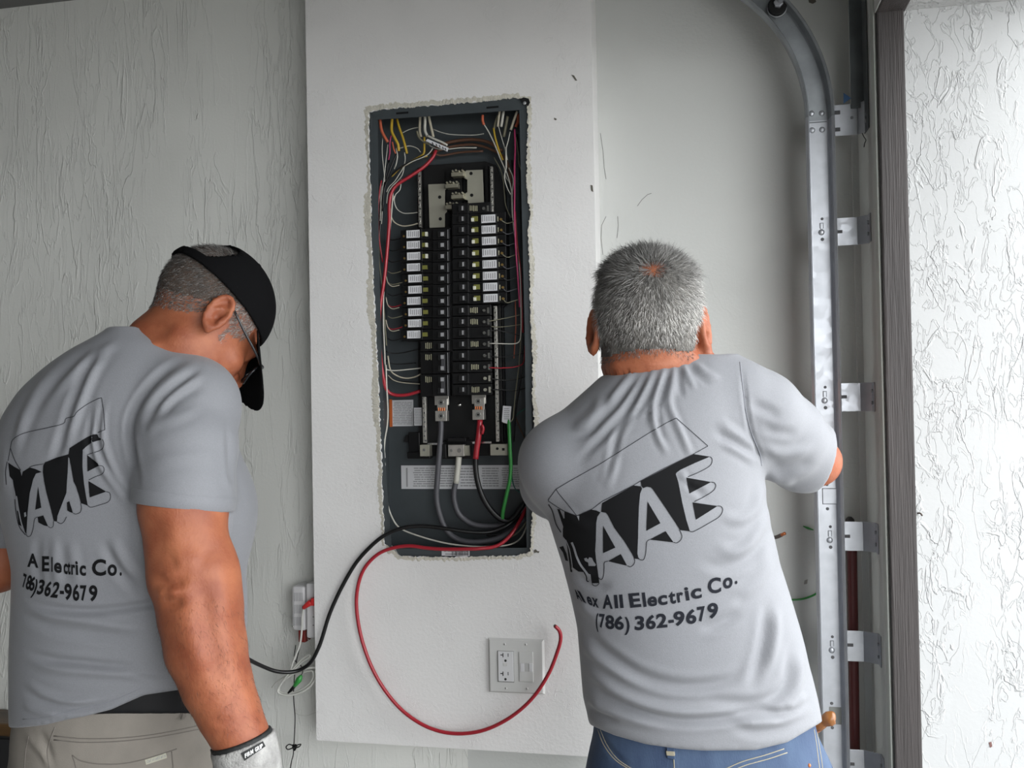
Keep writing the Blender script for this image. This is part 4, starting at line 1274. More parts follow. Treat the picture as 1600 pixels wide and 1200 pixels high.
def surface(fn, lo, hi, h, relax=1):
    """naive surface nets over only the blocks the surface passes through"""
    B = 8
    lo, hi = np.asarray(lo, float), np.asarray(hi, float)
    nb = np.ceil((hi - lo) / (h * B)).astype(int) + 1
    n = nb * B
    g = np.stack(np.meshgrid(*[np.arange(k) for k in nb], indexing='ij'), -1).reshape(-1, 3)
    cen = lo + (g * B + (B - 1) / 2) * h
    dc = fn(cen, False)
    act = np.abs(dc) < h * B * 1.25 + 0.012
    V = np.repeat(np.repeat(np.repeat(np.where(dc < 0, -1.0, 1.0).reshape(nb).astype(np.float32), B, 0), B, 1), B, 2)
    o = np.stack(np.meshgrid(*[np.arange(B)] * 3, indexing='ij'), -1).reshape(-1, 3)
    ga = g[act]
    for c0 in range(0, len(ga), 1500):
        gg = (ga[c0:c0 + 1500, None, :] * B + o[None]).reshape(-1, 3)
        V[gg[:, 0], gg[:, 1], gg[:, 2]] = fn(lo + gg * h)
    V[0], V[-1], V[:, 0], V[:, -1], V[:, :, 0], V[:, :, -1] = 1, 1, 1, 1, 1, 1
    S = V < 0
    cnt = np.zeros(np.array(S.shape) - 1, np.uint8)
    for i in (0, 1):
        for j in (0, 1):
            for k in (0, 1):
                cnt += S[i:S.shape[0] - 1 + i, j:S.shape[1] - 1 + j, k:S.shape[2] - 1 + k]
    cell = np.argwhere((cnt > 0) & (cnt < 8))
    idx = np.full(cnt.shape, -1, np.int32)
    idx[cell[:, 0], cell[:, 1], cell[:, 2]] = np.arange(len(cell))
    acc, w = np.zeros((len(cell), 3)), np.zeros(len(cell))
    for ax in range(3):
        e = np.eye(3, dtype=int)[ax]
        b, c = [np.eye(3, dtype=int)[i] for i in range(3) if i != ax]
        for i in (0, 1):
            for j in (0, 1):
                p0 = cell + b * i + c * j
                p1 = p0 + e
                v0, v1 = V[p0[:, 0], p0[:, 1], p0[:, 2]], V[p1[:, 0], p1[:, 1], p1[:, 2]]
                m = (v0 < 0) != (v1 < 0)
                t = np.where(m, v0 / np.where(m, v0 - v1, 1), 0)
                acc[m] += (p0 + t[:, None] * e)[m]
                w[m] += 1
    verts = lo + acc / w[:, None] * h
    quads = []
    for ax in range(3):
        e = np.eye(3, dtype=int)[ax]
        b, c = np.eye(3, dtype=int)[(ax + 1) % 3], np.eye(3, dtype=int)[(ax + 2) % 3]
        sl0 = [slice(None)] * 3; sl1 = [slice(None)] * 3
        sl0[ax], sl1[ax] = slice(0, -1), slice(1, None)
        ed = np.argwhere(S[tuple(sl0)] != S[tuple(sl1)])
        ed = ed[(ed[:, (ax + 1) % 3] > 0) & (ed[:, (ax + 2) % 3] > 0)]
        ed = ed[(ed[:, (ax + 1) % 3] < cnt.shape[(ax + 1) % 3]) & (ed[:, (ax + 2) % 3] < cnt.shape[(ax + 2) % 3])]
        def at(q):
            return idx[q[:, 0], q[:, 1], q[:, 2]]
        q = np.stack([at(ed - b - c), at(ed - c), at(ed), at(ed - b)], 1)
        ins = S[ed[:, 0], ed[:, 1], ed[:, 2]]
        q[~ins] = q[~ins][:, ::-1]
        quads.append(q)
    f = np.concatenate(quads)
    f = f[(f >= 0).all(1)]
    for _ in range(relax):
        verts = laplace(verts, f, 0.5)
    return verts, f
def laplace(v, f, lam):
    s, n = np.zeros_like(v), np.zeros(len(v))
    for i in range(f.shape[1]):
        j = (i + 1) % f.shape[1]
        for a, b in ((f[:, i], f[:, j]), (f[:, j], f[:, i])):
            for ax in range(3):
                s[:, ax] += np.bincount(a, v[b, ax], len(v))
            n += np.bincount(a, minlength=len(v))
    n[n == 0] = 1
    return v + lam * (s / n[:, None] - v)
def normals(v, f):
    a = np.cross(v[f[:, 2]] - v[f[:, 0]], v[f[:, 3]] - v[f[:, 1]]) if f.shape[1] == 4 else np.cross(v[f[:, 1]] - v[f[:, 0]], v[f[:, 2]] - v[f[:, 0]])
    n = np.zeros_like(v)
    for i in range(f.shape[1]):
        for ax in range(3):
            n[:, ax] += np.bincount(f[:, i], a[:, ax], len(v))
    return n / (np.linalg.norm(n, axis=1)[:, None] + 1e-12)
def keep(v, f, mask):
    """faces whose vertices are all in mask"""
    f = f[mask[f].all(1)]
    u, inv = np.unique(f, return_inverse=True)
    return v[u], inv.reshape(f.shape)
def curve_pts(pts, sub=8):
    P = [np.asarray(p, float) for p in pts]
    out = []
    for i in range(len(P) - 1):
        p1, p2 = P[i], P[i + 1]
        p0 = P[i - 1] if i else 2 * p1 - p2
        p3 = P[i + 2] if i + 2 < len(P) else 2 * p2 - p1
        for k in range(sub):
            t = k / sub
            out.append(0.5 * (2 * p1 + (p2 - p0) * t + (2 * p0 - 5 * p1 + 4 * p2 - p3) * t * t + (3 * p1 - p0 - 3 * p2 + p3) * t ** 3))
    out.append(P[-1])
    return np.array(out)
def folds(v, f, lines):
    """push cloth in or out along traced crease lines: (points, width px, height m)"""
    nr = normals(v, f)
    x, y = PXY(v)
    face = np.clip((-nr[:, 1] + 0.05) / 0.35, 0, 1)
    disp = np.zeros(len(v))
    for pts, wd, amp in lines:
        c = curve_pts(pts)
        m = (x > c[:, 0].min() - 4 * wd) & (x < c[:, 0].max() + 4 * wd) & (y > c[:, 1].min() - 4 * wd) & (y < c[:, 1].max() + 4 * wd) & (face > 0)
        if not m.any():
            continue
        q = np.stack([x[m], y[m]], 1)
        best = np.full(len(q), 1e9)
        tb = np.zeros(len(q))
        n = len(c) - 1
        for i in range(n):
            a, ba = c[i], c[i + 1] - c[i]
            t = np.clip(((q - a) @ ba) / (ba @ ba + 1e-9), 0, 1)
            d = np.linalg.norm(q - a - t[:, None] * ba, axis=1)
            g = d < best
            best[g] = d[g]
            tb[g] = (i + t[g]) / n
        taper = np.clip(np.minimum(tb, 1 - tb) / 0.32, 0, 1)
        taper = taper * taper * (3 - 2 * taper)
        u = best / wd
        disp[m] += amp * taper * (np.exp(-u * u) - 0.28 * np.exp(-((u - 1.7) / 0.8) ** 2))
    return v + nr * (disp * face)[:, None]

# ---- flat print lying on a cloth surface
def tess2d(loops):
    P3 = [[Vector((x, y, 0)) for x, y in l] for l in loops]
    t = tessellate_polygon(P3)
    pts = [p for l in P3 for p in l]
    return [(p.x, p.y) for p in pts], [tuple(i) for i in t]
def refine(pts, tris, mx):
    bm = bmesh.new()
    vs = [bm.verts.new((x, y, 0)) for x, y in pts]
    for t in tris:
        try:
            bm.faces.new([vs[i] for i in t])
        except ValueError:
            pass
    for _ in range(7):
        e = [e for e in bm.edges if e.calc_length() > mx]
        if not e:
            break
        bmesh.ops.subdivide_edges(bm, edges=e, cuts=1)
        bmesh.ops.triangulate(bm, faces=[g for g in bm.faces if len(g.verts) > 3])
    bm.verts.index_update()
    p = [(v.co.x, v.co.y) for v in bm.verts]
    t = [tuple(v.index for v in g.verts) for g in bm.faces]
    bm.free()
    return p, t
def ribbon(pts, wd):
    c = np.array(pts, float)
    c = curve_pts(c, 4) if len(c) > 2 else c
    d = np.gradient(c, axis=0)
    n = np.stack([-d[:, 1], d[:, 0]], 1)
    n /= np.linalg.norm(n, axis=1)[:, None] + 1e-9
    l, r = c + n * wd / 2, c - n * wd / 2
    m = len(c)
    p = [tuple(q) for q in l] + [tuple(q) for q in r]
    t = []
    for i in range(m - 1):
        t += [(i, i + 1, m + i), (i + 1, m + i + 1, m + i)]
    return p, t
def straight(pts, wd):
    P, T = [], []
    for a, b in zip(pts[:-1], pts[1:]):
        p, t = ribbon([a, b], wd)
        T += [tuple(i + len(P) for i in q) for q in t]
        P += p
    return P, T
def drape(name, pieces, bvh, m, parent, lift=0.0010, mx=5.0):
    """pieces: list of (2D points, triangles) in photo pixels, laid on the surface in bvh (camera axes)"""
    V, T = [], []
    for pts, tris in pieces:
        p, t = refine(pts, tris, mx)
        co, ok = [], []
        for x, y in p:
            d = Vector(((x - 800) / F, 1.0, (600 - y) / F)).normalized()
            hit = bvh.ray_cast(Vector((0, 0, 0)), d, 4.0)
            if hit[0] is None:
                co.append((0, 0, 0)); ok.append(None)
            else:
                co.append(tuple(hit[0] - d * lift)); ok.append(hit[0].y)
        o = len(V)
        V += co
        for q in t:
            if all(ok[i] is not None for i in q):
                ys = [ok[i] for i in q]
                if max(ys) - min(ys) < 0.05:
                    T.append(tuple(i + o for i in q))
    if not T:
        return None
    T = np.array(T)
    v = c2w(np.array(V))
    n = np.cross(v[T[:, 1]] - v[T[:, 0]], v[T[:, 2]] - v[T[:, 0]])
    flip = ((CAMN - v[T[:, 0]]) * n).sum(1) < 0
    T[flip] = T[flip][:, ::-1]
    u, inv = np.unique(T, return_inverse=True)
    return npobj(name, v[u], inv.reshape(T.shape), m, parent, smooth=True)
_gl = {}
def glyph(ch, bold=0.032):
    if ch in _gl:
        return _gl[ch]
    cu = bpy.data.curves.new('g', 'FONT')
    cu.body = ch
    cu.offset = bold
    cu.resolution_u = 4
    cu.fill_mode = 'FRONT'
    o = bpy.data.objects.new('g', cu)
    COL.objects.link(o)
    dg = bpy.context.evaluated_depsgraph_get()
    me = bpy.data.meshes.new_from_object(o.evaluated_get(dg))
    p = np.array([v.co[:2] for v in me.vertices])
    t = []
    for g in me.polygons:
        k = list(g.vertices)
        t += [(k[0], k[i], k[i + 1]) for i in range(1, len(k) - 1)]
    bpy.data.objects.remove(o)
    bpy.data.curves.remove(cu)
    bpy.data.meshes.remove(me)
    _gl[ch] = (p, t)
    return _gl[ch]
def letter(ch, x0, x1, b0, b1, cap, shear=0.0):
    """one letter of cap height cap standing on the baseline (x0,b0)-(x1,b1), leaning by shear"""
    p, t = glyph(ch)
    capg = glyph('E')[0][:, 1].max()
    u = (p[:, 0] - p[:, 0].min()) / max(1e-6, np.ptp(p[:, 0]))
    v = p[:, 1] / capg * cap
    X = x0 + (x1 - x0) * u + v * shear
    Y = b0 + (b1 - b0) * u - v
    return list(zip(X, Y)), t

def tuck(v, solid, avoid, gap=0.008):
    """pull skin that a garment covers back under the cloth"""
    d = solid(v)
    m = (d > -gap) & (d < 0.03) & avoid(v)
    if m.any():
        p = v[m]
        e = 1e-3
        g = np.stack([solid(p + np.eye(3)[i] * e) - solid(p - np.eye(3)[i] * e) for i in range(3)], 1)
        g /= np.linalg.norm(g, axis=1)[:, None] + 1e-9
        v[m] = p - g * (d[m] + gap)[:, None]
    return v
# ================================================================ the two men
M_skin = mat('skin', (0.38, 0.132, 0.064), 0.5, noise=(22, 1, (1, 1, 1), (0.26, 0.074, 0.036)), bump=(260, 0.0006), spec=0.35)
for n_ in M_skin.node_tree.nodes:
    if n_.type == 'BSDF_PRINCIPLED':
        n_.inputs['Subsurface Weight'].default_value = 0.12
        n_.inputs['Subsurface Radius'].default_value = (0.008, 0.003, 0.0015)
M_shirt = mat('grey_sport_shirt', (0.205, 0.21, 0.227), 0.62, noise=(500, 0.05), bump=(700, 0.0003), spec=0.35, sheen=0.15)
M_print = mat('shirt_print', (0.007, 0.0072, 0.008), 0.8, spec=0.12)
M_line = mat('shirt_print_line', (0.02, 0.02, 0.024), 0.7, spec=0.2)
M_jeans = mat('blue_denim', (0.058, 0.095, 0.165), 0.8, noise=(18, 0.5, (1, 1, 0.35), (0.022, 0.042, 0.095)), bump=(600, 0.0005, (1, 1, 0.3)))
M_stitch = mat('denim_stitch', (0.30, 0.27, 0.20), 0.8)
M_beige = mat('stone_twill', (0.215, 0.195, 0.17), 0.8, noise=(14, 0.10), bump=(600, 0.0004))
M_beigeS = mat('stone_seam', (0.15, 0.135, 0.12), 0.85)
M_cap = mat('black_cap_cloth', (0.005, 0.005, 0.0055), 0.9, bump=(800, 0.0003), spec=0.06)
M_glove = mat('grey_knit_glove', (0.36, 0.355, 0.345), 0.9, noise=(40, 0.3), bump=(300, 0.002))
M_gloveb = mat('black_cuff', (0.012, 0.013, 0.013), 0.7)
M_shoe = mat('work_boot', (0.05, 0.035, 0.025), 0.6)
M_belt = mat('black_leather_belt', (0.008, 0.008, 0.009), 0.6, spec=0.2)

def mesh_of(S, lo, hi, h, name, m, parent, relax=1, fold=None, post=None):
    v, f = surface(S, lo, hi, h, relax)
    if fold:
        v = folds(v, f, fold)
        v = laplace(v, f, 0.25)
    if post is not None:
        v = post(v, f)
    o = npobj(name, c2w(v), f, m, parent)
    return o, v, f
def bvh_of(v, f):
    return BVHTree.FromPolygons([tuple(q) for q in v], [tuple(int(i) for i in q) for q in f])
def frame(X, Y):
    Y = np.asarray(Y, float); Y /= np.linalg.norm(Y)
    X = np.asarray(X, float); X = X - Y * (X @ Y); X /= np.linalg.norm(X)
    return np.stack([X, Y, np.cross(X, Y)])
def head(S, c, R, s=1.0):
    def L(x, y, z):
        return c + (x * R[0] + y * R[1] + z * R[2]) * s
    def e(x, y, z, a, b, d, k=0.02, op='u', RR=None):
        S.ell(L(x, y, z), (a * s, b * s, d * s), R if RR is None else RR, k, op)
    e(0, -.012, .035, .077, .096, .088)
    e(0, .028, -.035, .064, .072, .078, .035)
    e(0, .070, -.092, .034, .028, .024, .03)
    for q in (-1, 1):
        e(q * .048, .018, -.062, .018, .045, .030, .03)          # jaw corner
        e(q * .040, .070, -.022, .022, .018, .018, .02)          # cheek bone
        e(q * .031, .094, .004, .018, .014, .010, .012, 's')     # eye socket
        e(q * .031, .079, .003, .0125, .0125, .0125, .003)       # eyeball
        S.cone([L(q * .018, .100, -.026), L(q * .0135, .096, -.030)], [.007 * s, .006 * s], .006)   # nostril wing
        # ear: dish, rim, lobe
        a = math.radians(24) * q
        Xe = R[0] * math.cos(a) - R[1] * math.sin(a)
        RR = frame(Xe, R[1] * math.cos(a) + R[0] * math.sin(a) + 0.18 * R[2])
        ec = L(q * .082, -.010, -.002)
        S.ell(ec, (.0065 * s, .0175 * s, .029 * s), RR, .010)
        S.ell(ec + RR[0] * q * .0095 * s + RR[1] * .001 * s + RR[2] * .004 * s, (.0065 * s, .0125 * s, .024 * s), RR, .003, 's')
        S.cone([ec + RR[0] * q * .004 * s + RR[1] * .009 * s + RR[2] * .014 * s, ec + RR[0] * q * .005 * s - RR[1] * .001 * s + RR[2] * .010 * s, ec + RR[0] * q * .005 * s - RR[1] * .0075 * s + RR[2] * .002 * s, ec + RR[0] * q * .005 * s - RR[1] * .007 * s - RR[2] * .010 * s], [.0030 * s] * 4, .004)
        rim = []
        for t in np.linspace(-0.35, 1.42, 14):
            th = t * math.pi
            rim.append(ec + RR[1] * (.0165 * s * math.cos(th)) + RR[2] * (.031 * s * math.sin(th) + (.002 if th > 0 else 0)) + RR[0] * q * .006 * s)
        S.cone(rim, [.0042 * s] * len(rim), .003)
        S.ell(ec + RR[0] * q * .0075 * s + RR[1] * .002 * s - RR[2] * .006 * s, (.0095 * s, .0070 * s, .0095 * s), RR, .003, 's')
        S.cone([ec - RR[2] * .026 * s + RR[0] * q * .002, ec - RR[2] * .033 * s + RR[1] * .003 * s + RR[0] * q * .002], [.0075 * s, .0055 * s], .006)
        S.cone([ec + RR[1] * .013 * s - RR[2] * .004 * s + RR[0] * q * .006 * s, ec + RR[1] * .011 * s - RR[2] * .012 * s + RR[0] * q * .007 * s], [.0042 * s, .004 * s], .003)
    e(0, .086, .020, .050, .012, .010, .015)                     # brow
    S.cone([L(0, .092, .010), L(0, .112, -.026)], [.0075 * s, .0125 * s], .010)
    e(0, .096, -.056, .022, .010, .0055, .008)                   # lips
    e(0, .094, -.066, .020, .010, .0065, .008)
    e(0, .104, -.061, .018, .008, .0012, .002, 's')
    return L
def hand(S, w, d, nrm, s=1.0, curl=0.5, thumb=1, r0=0.0):
    """palm, four unequal bent fingers and a side thumb; w wrist, d direction, nrm back-of-hand normal"""
    d = np.asarray(d, float); d /= np.linalg.norm(d)
    nrm = np.asarray(nrm, float); nrm -= d * (nrm @ d); nrm /= np.linalg.norm(nrm)
    sd = np.cross(d, nrm)
    RR = np.stack([sd, nrm, d])
    S.cone([w - d * .02, w + d * .02], [(.029 + r0) * s, (.028 + r0) * s], .015)
    S.ell(w + d * .052 * s, ((.042 + r0) * s, (.017 + r0) * s, (.05 + r0) * s), RR, .02)
    for i, (off, ln) in enumerate(((-.030, .070), (-.010, .080), (.011, .076), (.030, .060))):
        p = w + d * (.092 - abs(i - 1.3) * .004) * s + sd * off * s * thumb
        pts, a, dd = [p - d * .03 * s], 0.12, d.copy()
        pts.append(p)
        for seg, kk in ((.45, 0.9), (.32, 1.0), (.23, 0.8)):
            a += curl * kk * 0.75
            dd = d * math.cos(a) - nrm * math.sin(a)
            pts.append(pts[-1] + dd * ln * seg * s)
        S.cone(pts, [(.0095 + r0) * s, (.0095 + r0) * s, (.0088 + r0) * s, (.0082 + r0) * s, (.0072 + r0) * s], .008)
    tb = w + d * .028 * s - sd * .036 * s * thumb
    td = d * .75 - sd * .55 * thumb - nrm * .35
    td /= np.linalg.norm(td)
    t2 = d * .95 - sd * .15 * thumb - nrm * .45
    t2 /= np.linalg.norm(t2)
    S.cone([w + d * .02 * s - sd * .018 * s * thumb, tb, tb + td * .032 * s, tb + td * .032 * s + t2 * .03 * s], [(.014 + r0) * s, (.014 + r0) * s, (.0115 + r0) * s, (.009 + r0) * s], .012)
def floor_below(p, z=0.0):
    """camera-axes point straight under p (world vertical) at world height z"""
    wp = c2w(p)
    return w2c(np.array([wp[0], wp[1], z]))
def legs(S, hips, fwd, r, shoes=None, k=0.03):
    """two trouser legs from the hips to the ankles; fwd = world direction of the toes"""
    for hp, spread in hips:
        w_ = c2w(hp)
        an = np.array([w_[0] + spread, w_[1], 0.10])
        kn = np.array([w_[0] + spread * .5 + fwd[0] * .02, w_[1] + fwd[1] * .02, 0.50])
        S.cone([hp, w2c((w_ + kn) / 2 + np.array([0, 0, .02])), w2c(kn), w2c((kn + an) / 2), w2c(an - np.array([0, 0, 0.04]))], r, k)
        if shoes is not None:
            f3 = np.array([fwd[0], fwd[1], 0])
            sd = np.array([-fwd[1], fwd[0], 0])
            c = w2c(an * np.array([1, 1, 0]) + f3 * .06 + np.array([0, 0, .047]))
            RR = np.stack([sd @ C2W, f3 @ C2W, np.array([0, 0, 1.]) @ C2W])
            shoes.ell(c, (.048, .145, .047), RR, .02)
            shoes.cone([w2c(an - np.array([0, 0, .06])), w2c(an + np.array([0, 0, .05]))], [.046, .050], .04)
FLOORCUT = (w2c(np.array([0, 0, 0.002])), -WZ)

def strands(name, v, f, mask, n, flow, length, lift, colour, parent, width=0.0003, seed=1, lay=0.0):
    """short tapered hairs rooted on the masked faces; flow(p, nrm) gives the lie"""
    r = np.random.default_rng(seed)
    ff = f[mask[f].all(1)]
    a = np.linalg.norm(np.cross(v[ff[:, 1]] - v[ff[:, 0]], v[ff[:, 2]] - v[ff[:, 0]]), axis=1)
    pick = r.choice(len(ff), n, p=a / a.sum())
    s, t = r.random(n)[:, None], r.random(n)[:, None]
    q = ff[pick]
    p = (v[q[:, 0]] * (1 - s) + v[q[:, 1]] * s) * (1 - t) + (v[q[:, 3]] * (1 - s) + v[q[:, 2]] * s) * t
    nr = normals(v, f)[q].mean(1)
    nr /= np.linalg.norm(nr, axis=1)[:, None]
    d = flow(p, nr, r)
    d -= nr * (d * nr).sum(1)[:, None]
    d /= np.linalg.norm(d, axis=1)[:, None] + 1e-9
    L = length(p, r)[:, None]
    lf = lift * (0.6 + 0.8 * r.random(n))[:, None]
    jit = r.normal(0, 0.16, (n, 3))
    d1 = d * (1 - lf) + nr * lf + jit
    d1 /= np.linalg.norm(d1, axis=1)[:, None]
    d2 = d1 * 0.8 + d * 0.5 + r.normal(0, 0.15, (n, 3)) - nr * 0.1
    d2 /= np.linalg.norm(d2, axis=1)[:, None]
    p0 = p - nr * 0.001
    p1 = p0 + d1 * L * 0.5
    p2 = p1 + d2 * L * 0.5
    sdv = np.cross(d1, nr + r.normal(0, 0.5, (n, 3)))
    sdv /= np.linalg.norm(sdv, axis=1)[:, None] + 1e-9
    w0 = width * (0.7 + 0.6 * r.random(n))[:, None]
    V = np.stack([p0 - sdv * w0, p0 + sdv * w0, p1 - sdv * w0 * .75, p1 + sdv * w0 * .75, p2], 1).reshape(-1, 3)
    b = np.arange(n)[:, None] * 5
    T = np.concatenate([b + [0, 1, 3], b + [0, 3, 2], b + [2, 3, 4]])
    o = npobj(name, c2w(V), T, None, parent, smooth=False)
    col = np.repeat(np.c_[colour(p, r), np.ones(n)], 5, 0).astype(np.float32)
    at = o.data.color_attributes.new('hair_colour', 'FLOAT_COLOR', 'POINT')
    at.data.foreach_set('color', col.ravel())
    o.data.materials.append(hair_mat())
    return o
def hair_mat():
    if 'hair' in MATS:
        return MATS['hair']
    m = bpy.data.materials.new('hair')
    m.use_nodes = True
    b = m.node_tree.nodes['Principled BSDF']
    a = m.node_tree.nodes.new('ShaderNodeVertexColor')
    a.layer_name = 'hair_colour'
    m.node_tree.links.new(a.outputs[0], b.inputs['Base Color'])
    b.inputs['Roughness'].default_value = 0.45
    b.inputs['Specular IOR Level'].default_value = 0.4
    MATS['hair'] = m
    return m
def hem_cut(S, xs, ys):
    xs, ys = np.array(xs, float), np.array(ys, float)
    def fn(p):
        x = 800 + F * p[:, 0] / p[:, 1]
        y = np.interp(x, xs, ys)
        return (600 - y) / F * p[:, 1] - p[:, 2]
    S.add(fn, (0, 0, 0), 99., 0, 'i')
def in_poly(x, y, poly):
    poly = np.array(poly, float)
    r = np.zeros(len(x), bool)
    j = len(poly) - 1
    for i in range(len(poly)):
        xi, yi, xj, yj = *poly[i], *poly[j]
        c = ((yi > y) != (yj > y)) & (x < (xj - xi) * (y - yi) / (yj - yi + 1e-12) + xi)
        r ^= c
        j = i
    return r

# ---------------------------------------------------------------- grey-haired man on the right, seen from behind
base = c2w(C(1100, 1200, 1.47)); base[2] = 0
man = thing('person', 'grey-haired man in a grey shirt and blue jeans, back turned, working at the right wall', 'person', base)
DR = 1.47
rowsR = [(555, 1052, 1146, DR, .045), (564, 1000, 1162, DR, .062), (576, 952, 1170, DR, .075), (600, 926, 1180, DR, .09), (625, 898, 1186, DR, .10), (652, 866, 1190, DR, .108), (690, 842, 1191, DR, .115), (740, 838, 1190, DR, .118), (790, 850, 1195, DR, .118),
         (830, 862, 1204, DR, .116), (880, 878, 1216, DR, .114), (930, 891, 1232, DR, .114), (980, 902, 1247, DR, .116), (1040, 907, 1262, DR, .12), (1090, 911, 1274, DR, .122), (1135, 922, 1282, DR, .123), (1190, 928, 1284, DR, .122)]
def shrink(rows, px, m):
    return [(y, a + px, b - px, d, max(0.02, h - m)) for y, a, b, d, h in rows]
cH = C(1013, 518, 1.46)
RH = frame((0.99, -0.07, 0.02), (0.08, 0.95, -0.26))
B = Shape()
LH = head(B, cH, RH)
B.cone([C(1016, 535, 1.465), C(1012, 590, 1.475), C(1014, 650, 1.48)], [.062, .066, .08], .02)
B.loft(shrink(rowsR[1:], 12, .012), .03)
B.ell(C(1150, 625, 1.46), (.06, .06, .055), None, .04)
B.ell(C(880, 722, 1.46), (.045, .055, .05), None, .04)
armR = [C(1160, 640, 1.46), C(1222, 682, 1.51), C(1275, 721, 1.60), C(1230, 695, 1.70), C(1180, 645, 1.83)]
B.cone(armR, [.058, .052, .040, .041, .029], .03)
hand(B, armR[-1], C(1150, 610, 1.91) - armR[-1], (0.6, -0.4, 0.6), 1.0, 0.7, 1)
armL = [C(884, 720, 1.46), C(880, 756, 1.57), C(892, 785, 1.66), C(905, 745, 1.77), C(925, 705, 1.87)]
B.cone(armL, [.054, .05, .040, .038, .028], .03)
hand(B, armL[-1], C(945, 680, 1.95) - armL[-1], (-0.6, -0.4, 0.6), 1.0, 0.7, -1)
hipsR = [(C(1010, 1235, 1.47), -.02), (C(1205, 1235, 1.47), .02)]
legs(B, hipsR, (-.2, .98), [.07, .065, .045, .045, .034])
B.plane(*FLOORCUT)
lo = C(800, 370, 1.2) - np.array([.06, 0.02, 1.7]); lo = np.array([-.02, 1.24, -1.5])
hi = np.array([.66, 2.08, .27])

# shirt
Sh = Shape()
Sh.loft(rowsR, 0)
Sh.ell(C(872, 722, 1.455), (.056, .06, .055), None, .035)
Sh.cone([C(880, 724, 1.46), C(868, 755, 1.57), C(884, 775, 1.625)], [.060, .058, .053], .03)
Sh.cone([C(1152, 632, 1.46), C(1180, 652, 1.47), C(1220, 683, 1.50), C(1254, 710, 1.54), C(1290, 724, 1.59)], [.070, .074, .069, .061, .050], .022)
Solid = Shape(); Solid.ops = list(Sh.ops)
hem_cut(Sh, [820, 915, 928, 960, 1010, 1060, 1100, 1180, 1230, 1281, 1300], [1125, 1128, 1135, 1149, 1163, 1170, 1173, 1172, 1160, 1130, 1120])
Sh.add(lambda p: np.where(p[:, 2] > -.25, (p - C(1288, 724, 1.53)) @ np.array([.96, .03, -.25]), -.1), C(1288, 724, 1.53), 99., 0, 'i')
neck = Shape()
neck.cone([C(1018, 500, 1.465), C(1012, 590, 1.475), C(1014, 690, 1.50)], [.062, .0675, .072], 0)
neck.ell(C(1022, 545, 1.445), (.062, .05, .022), None, .01)
Sh.add(lambda p: neck(p) - 0.002, C(1014, 560, 1.47), .2, .004, 's')
def coverR(v):
    x, y = PXY(v)
    k = (v - C(1288, 724, 1.53)) @ np.array([.96, .03, -.25])
    return (neck(v) > .004) & (y > 575) & (y < 1110) & ((k < -.006) | (v[:, 2] < -.24)) & ((v[:, 1] < 1.60) | (x < 880))
def tuckR(v, f):
    for _ in range(2):
        v = tuck(v, Solid, coverR, .007)
    return tuck(v, lambda p: Jn(p), lambda p: PXY(p)[1] > 1110, .008)
Jn = Shape().loft([(1105, 928, 1266, DR, .110), (1140, 928, 1272, DR, .113), (1170, 926, 1280, DR, .116), (1200, 927, 1290, DR, .120), (1240, 926, 1296, DR, .122), (1290, 930, 1296, DR, .118)], 0)
body, vB, fB = mesh_of(B, lo, hi, .004, 'body', M_skin, man, 1, None, tuckR)
cuffR = Shape().cone(armR[1:3] + [C(1310, 745, 1.66)], [.050, .0435, .040], 0)
